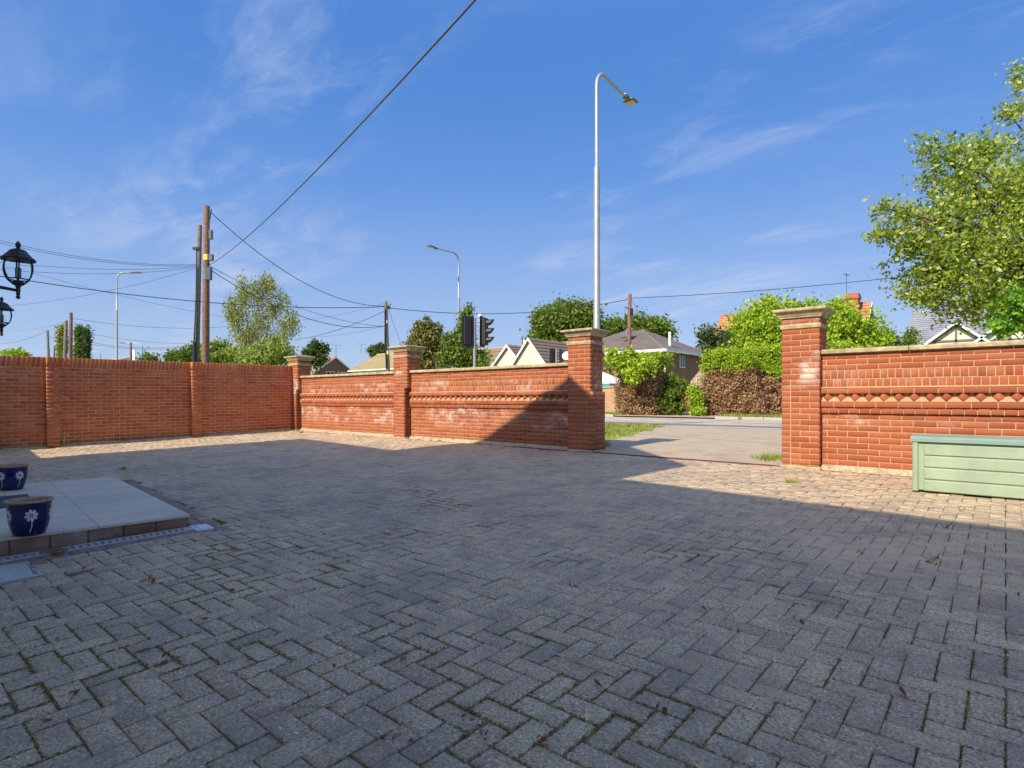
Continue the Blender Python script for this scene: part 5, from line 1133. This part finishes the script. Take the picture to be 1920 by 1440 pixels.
# moss and weeds in the joints, only where the joints run
mp_ = []
while len(mp_) < 34000:
    u, v = rng.uniform(-5.2, 2.2), .25+rng.random()**1.5*4.2
    if blocked(u, v): continue
    f = math.sin(u*2.1+1.3)*math.sin(v*2.7+.4)+.5*math.sin(u*5.3-v*4.1)+.5*math.sin(v*9+u*3.3)
    if f < .10-.45*math.exp(-((v-1.0)**2))+.5*(v > 2.6)+rng.normal()*.35: continue
    k = int(math.floor(u/px_)); l = int(math.floor(v/px_)); c = (k-l) % 4   # which paver this cell belongs to
    es = {0: ['b', 't', 'l'], 1: ['b', 't', 'r'], 3: ['b', 'l', 'r'], 2: ['t', 'l', 'r']}[c]
    e = es[rng.integers(3)]; q = rng.random(); jt = rng.normal()*.0022
    if e == 'b': x, y = (k+q)*px_, l*px_+jt
    elif e == 't': x, y = (k+q)*px_, (l+1)*px_+jt
    elif e == 'l': x, y = k*px_+jt, (l+q)*px_
    else: x, y = (k+1)*px_+jt, (l+q)*px_
    mp_.append((x, y, yard_z(x, y)-.003))
mp_ = np.repeat(np.array(mp_), 4, 0)+rng.normal(size=(136000, 3))*np.array([.0045, .0045, .002])
o = leafcloud('joint_moss', mp_, .0105, G_moss, up=.7, kind='stuff'); tag(o, 'green moss and tiny weeds growing in the paving joints', 'moss')
def leaf_mesh(name, s):
    V = [(0, 0, .002), (.4*s, .22*s, .010), (.9*s, .16*s, .004), (1.15*s, 0, .014), (.85*s, -.20*s, .012), (.35*s, -.25*s, .003), (.55*s, 0, .0)]
    return np_mesh(name, V, [(0, 6, 1), (1, 6, 2), (2, 6, 3), (3, 6, 4), (4, 6, 5), (5, 6, 0)], G_dry)
LM = [leaf_mesh('dry_leaf', s) for s in (.018, .025, .033)]
litter = [(105, 1105), (152, 1068), (278, 1088), (268, 1090), (340, 1078), (430, 1107), (290, 1090), (476, 1238), (625, 1247), (752, 1243), (65, 1133), (105, 1200), (300, 1249), (305, 1235), (20, 1146), (137, 1306), (100, 1350), (376, 1343), (735, 1385), (720, 1392), (765, 1392), (905, 1383), (392, 1160), (412, 985), (438, 1032), (440, 1035), (1020, 1135), (1080, 1100),
          (1325, 1145), (1610, 1010), (1612, 1036), (1720, 1012), (1805, 955), (1800, 958), (1910, 1122), (1755, 1047), (1752, 1060), (1690, 1000), (1580, 1240), (1500, 1165), (1890, 960), (1460, 1060), (870, 1350), (560, 1325), (1130, 1290), (1240, 1330), (1180, 1250), (1700, 1310), (1010, 1390), (60, 1300)]
def gp(px, py):
    t = (px-X0)/F; s = (Y0-py)/F; d = RIGHT*t+FWD; Z = CAM_H/(-s+d[1]*.0275-d[0]*.003); p = d*Z; p[2] = yard_z(p[0], p[1]); return p
for k, (px, py) in enumerate(litter):
    for q in range(1 if k % 3 else 3):
        p = gp(px, py)+np.array([rng.normal()*.012*q, rng.normal()*.012*q, .003+.003*q]); o = link('dry_leaf', LM[rng.integers(3)], None, tuple(p), (rng.normal()*.3, rng.normal()*.3, rng.uniform(0, 6.28))); 
        where = ('between the straw bundle and the step' if px < 330 and py < 1120 else 'at the far left foreground' if px < 200 else 'in the left foreground' if px < 600 else 'in the centre foreground' if px < 1300 and py > 1200 else 'on the middle of the courtyard' if px < 1300 else 'on the paving in front of the storage box' if py < 1020 else 'on the shaded paving at the right')
        tag(o, ('curled' if q == 0 else 'crumpled')+' '+('small' if k % 2 else 'tiny')+' brown dry leaf '+where, 'leaf', 'dry leaves scattered on the paving')
M_straw = simple('straw', (.42, .34, .20), .9, var=.25, sc=30)
def stalks(name, label, base, n, l, r, up=.9, spread=.5, mat=M_straw, cat='weed', leaf=None):
    m = MB(); base = np.array(base)
    for k in range(n):
        d = np.array([rng.normal()*spread, rng.normal()*spread, up*rng.uniform(.6, 1.2)]); d /= np.linalg.norm(d); ll = l*rng.uniform(.5, 1.1)
        q = base+d*ll*.5+rng.normal(size=3)*ll*.06; e = base+d*ll+rng.normal(size=3)*ll*.12; q[2] = max(q[2], base[2]+.003); e[2] = max(e[2], base[2]+.003)
        m.tube([base+rng.normal(size=3)*np.array([.006, .006, 0]), q, e], [r, r*.8, r*.5], 4)
    o = m.build(name, mat, None, tuple(base)); tag(o, label, cat); return o
p = gp(150, 1075)+np.array([0, 0, .004]); m = MB()
for k in range(16):
    a = p+rng.normal(size=3)*np.array([.012, .012, 0])+np.array([0, 0, .004*rng.random()+.002]); d = RIGHT*.05+FWD*.10+rng.normal(size=3)*np.array([.02, .02, 0]); m.tube([a-d*.6, a+d*.5], .0016, 4)
o = m.build('straw_bundle', simple('straw_dark', (.28, .17, .10), .9), None, tuple(p)); tag(o, 'small bundle of brown dead stalks on the paving below the step', 'stalks')
stalks('dead_weed', 'dried reddish weed growing from the drain at the foot of the step', gp(108, 1040), 26, .20, .0016, .5, .7, simple('weed_dry', (.33, .18, .09), .9))
p = gp(104, 1036)+np.array([0, 0, .01]); pts = p+rng.normal(size=(160, 3))*np.array([.06, .03, .012]); pts[:, 2] = np.maximum(pts[:, 2], p[2]-.004); o = leafcloud('weed_leaves', pts, .016, G_dry, kind='stuff'); tag(o, 'heap of dry weed leaves on the drain channel', 'dry leaves')
stalks('dead_weed', 'pale yellow upright weed in front of the side wall', gp(119, 838), 10, .26, .008, 2.5, .25, simple('weed_pale', (.60, .48, .22), .9, var=.3)); stalks('dead_weed', 'thin pale leaning stalk by the side wall base', gp(195, 832), 3, .22, .005, .8, .6)
for (px, py, l, lab) in ((565, 1395-62, .22, 'long curved straw on the near paving left of centre'), (808, 1310, .13, 'pale straw stalk lying near the centre bottom'), (1105, 1162, .08, 'short pale forked straw right of centre'), (310, 1135, .08, 'short pale straw near the step')):
    p = gp(px, py)+np.array([0, 0, .004]); a_ = rng.uniform(0, 3); d = np.array([math.cos(a_), math.sin(a_), 0])*l/2; e = np.array([-d[1], d[0], 0])*.25; m = MB(); m.tube([p-d, p+e, p+d], .0016, 5); o = m.build('straw', M_straw, None, tuple(p)); tag(o, lab, 'straw')
stalks('paving_weed', 'dark small weed on the sunlit paving edge in front of the storage box', gp(1772, 990), 7, .09, .002, .6, .5, simple('weed_green', (.10, .12, .03), .9)); stalks('paving_weed', 'tiny weed in the paving beside the right side debris', gp(1748, 1050), 8, .07, .0025, .8, .6, M_straw)
for (px, py, lab) in ((825, 828, 'small weed tuft at the foot of the left gate panel'), (565, 812, 'small green weed by the corner pillar'), (232, 880, 'small green weed on the far paving beyond the step'), (1480, 905, 'tiny weed near the shade edge by the right pillar')):
    p = gp(px, py); blades_p = [(p[0]+rng.normal()*.03, p[1]+rng.normal()*.02, p[2]) for k in range(40)]; blades('weed_tuft', blades_p, .05, .006, G_grass, lab, 'weed')
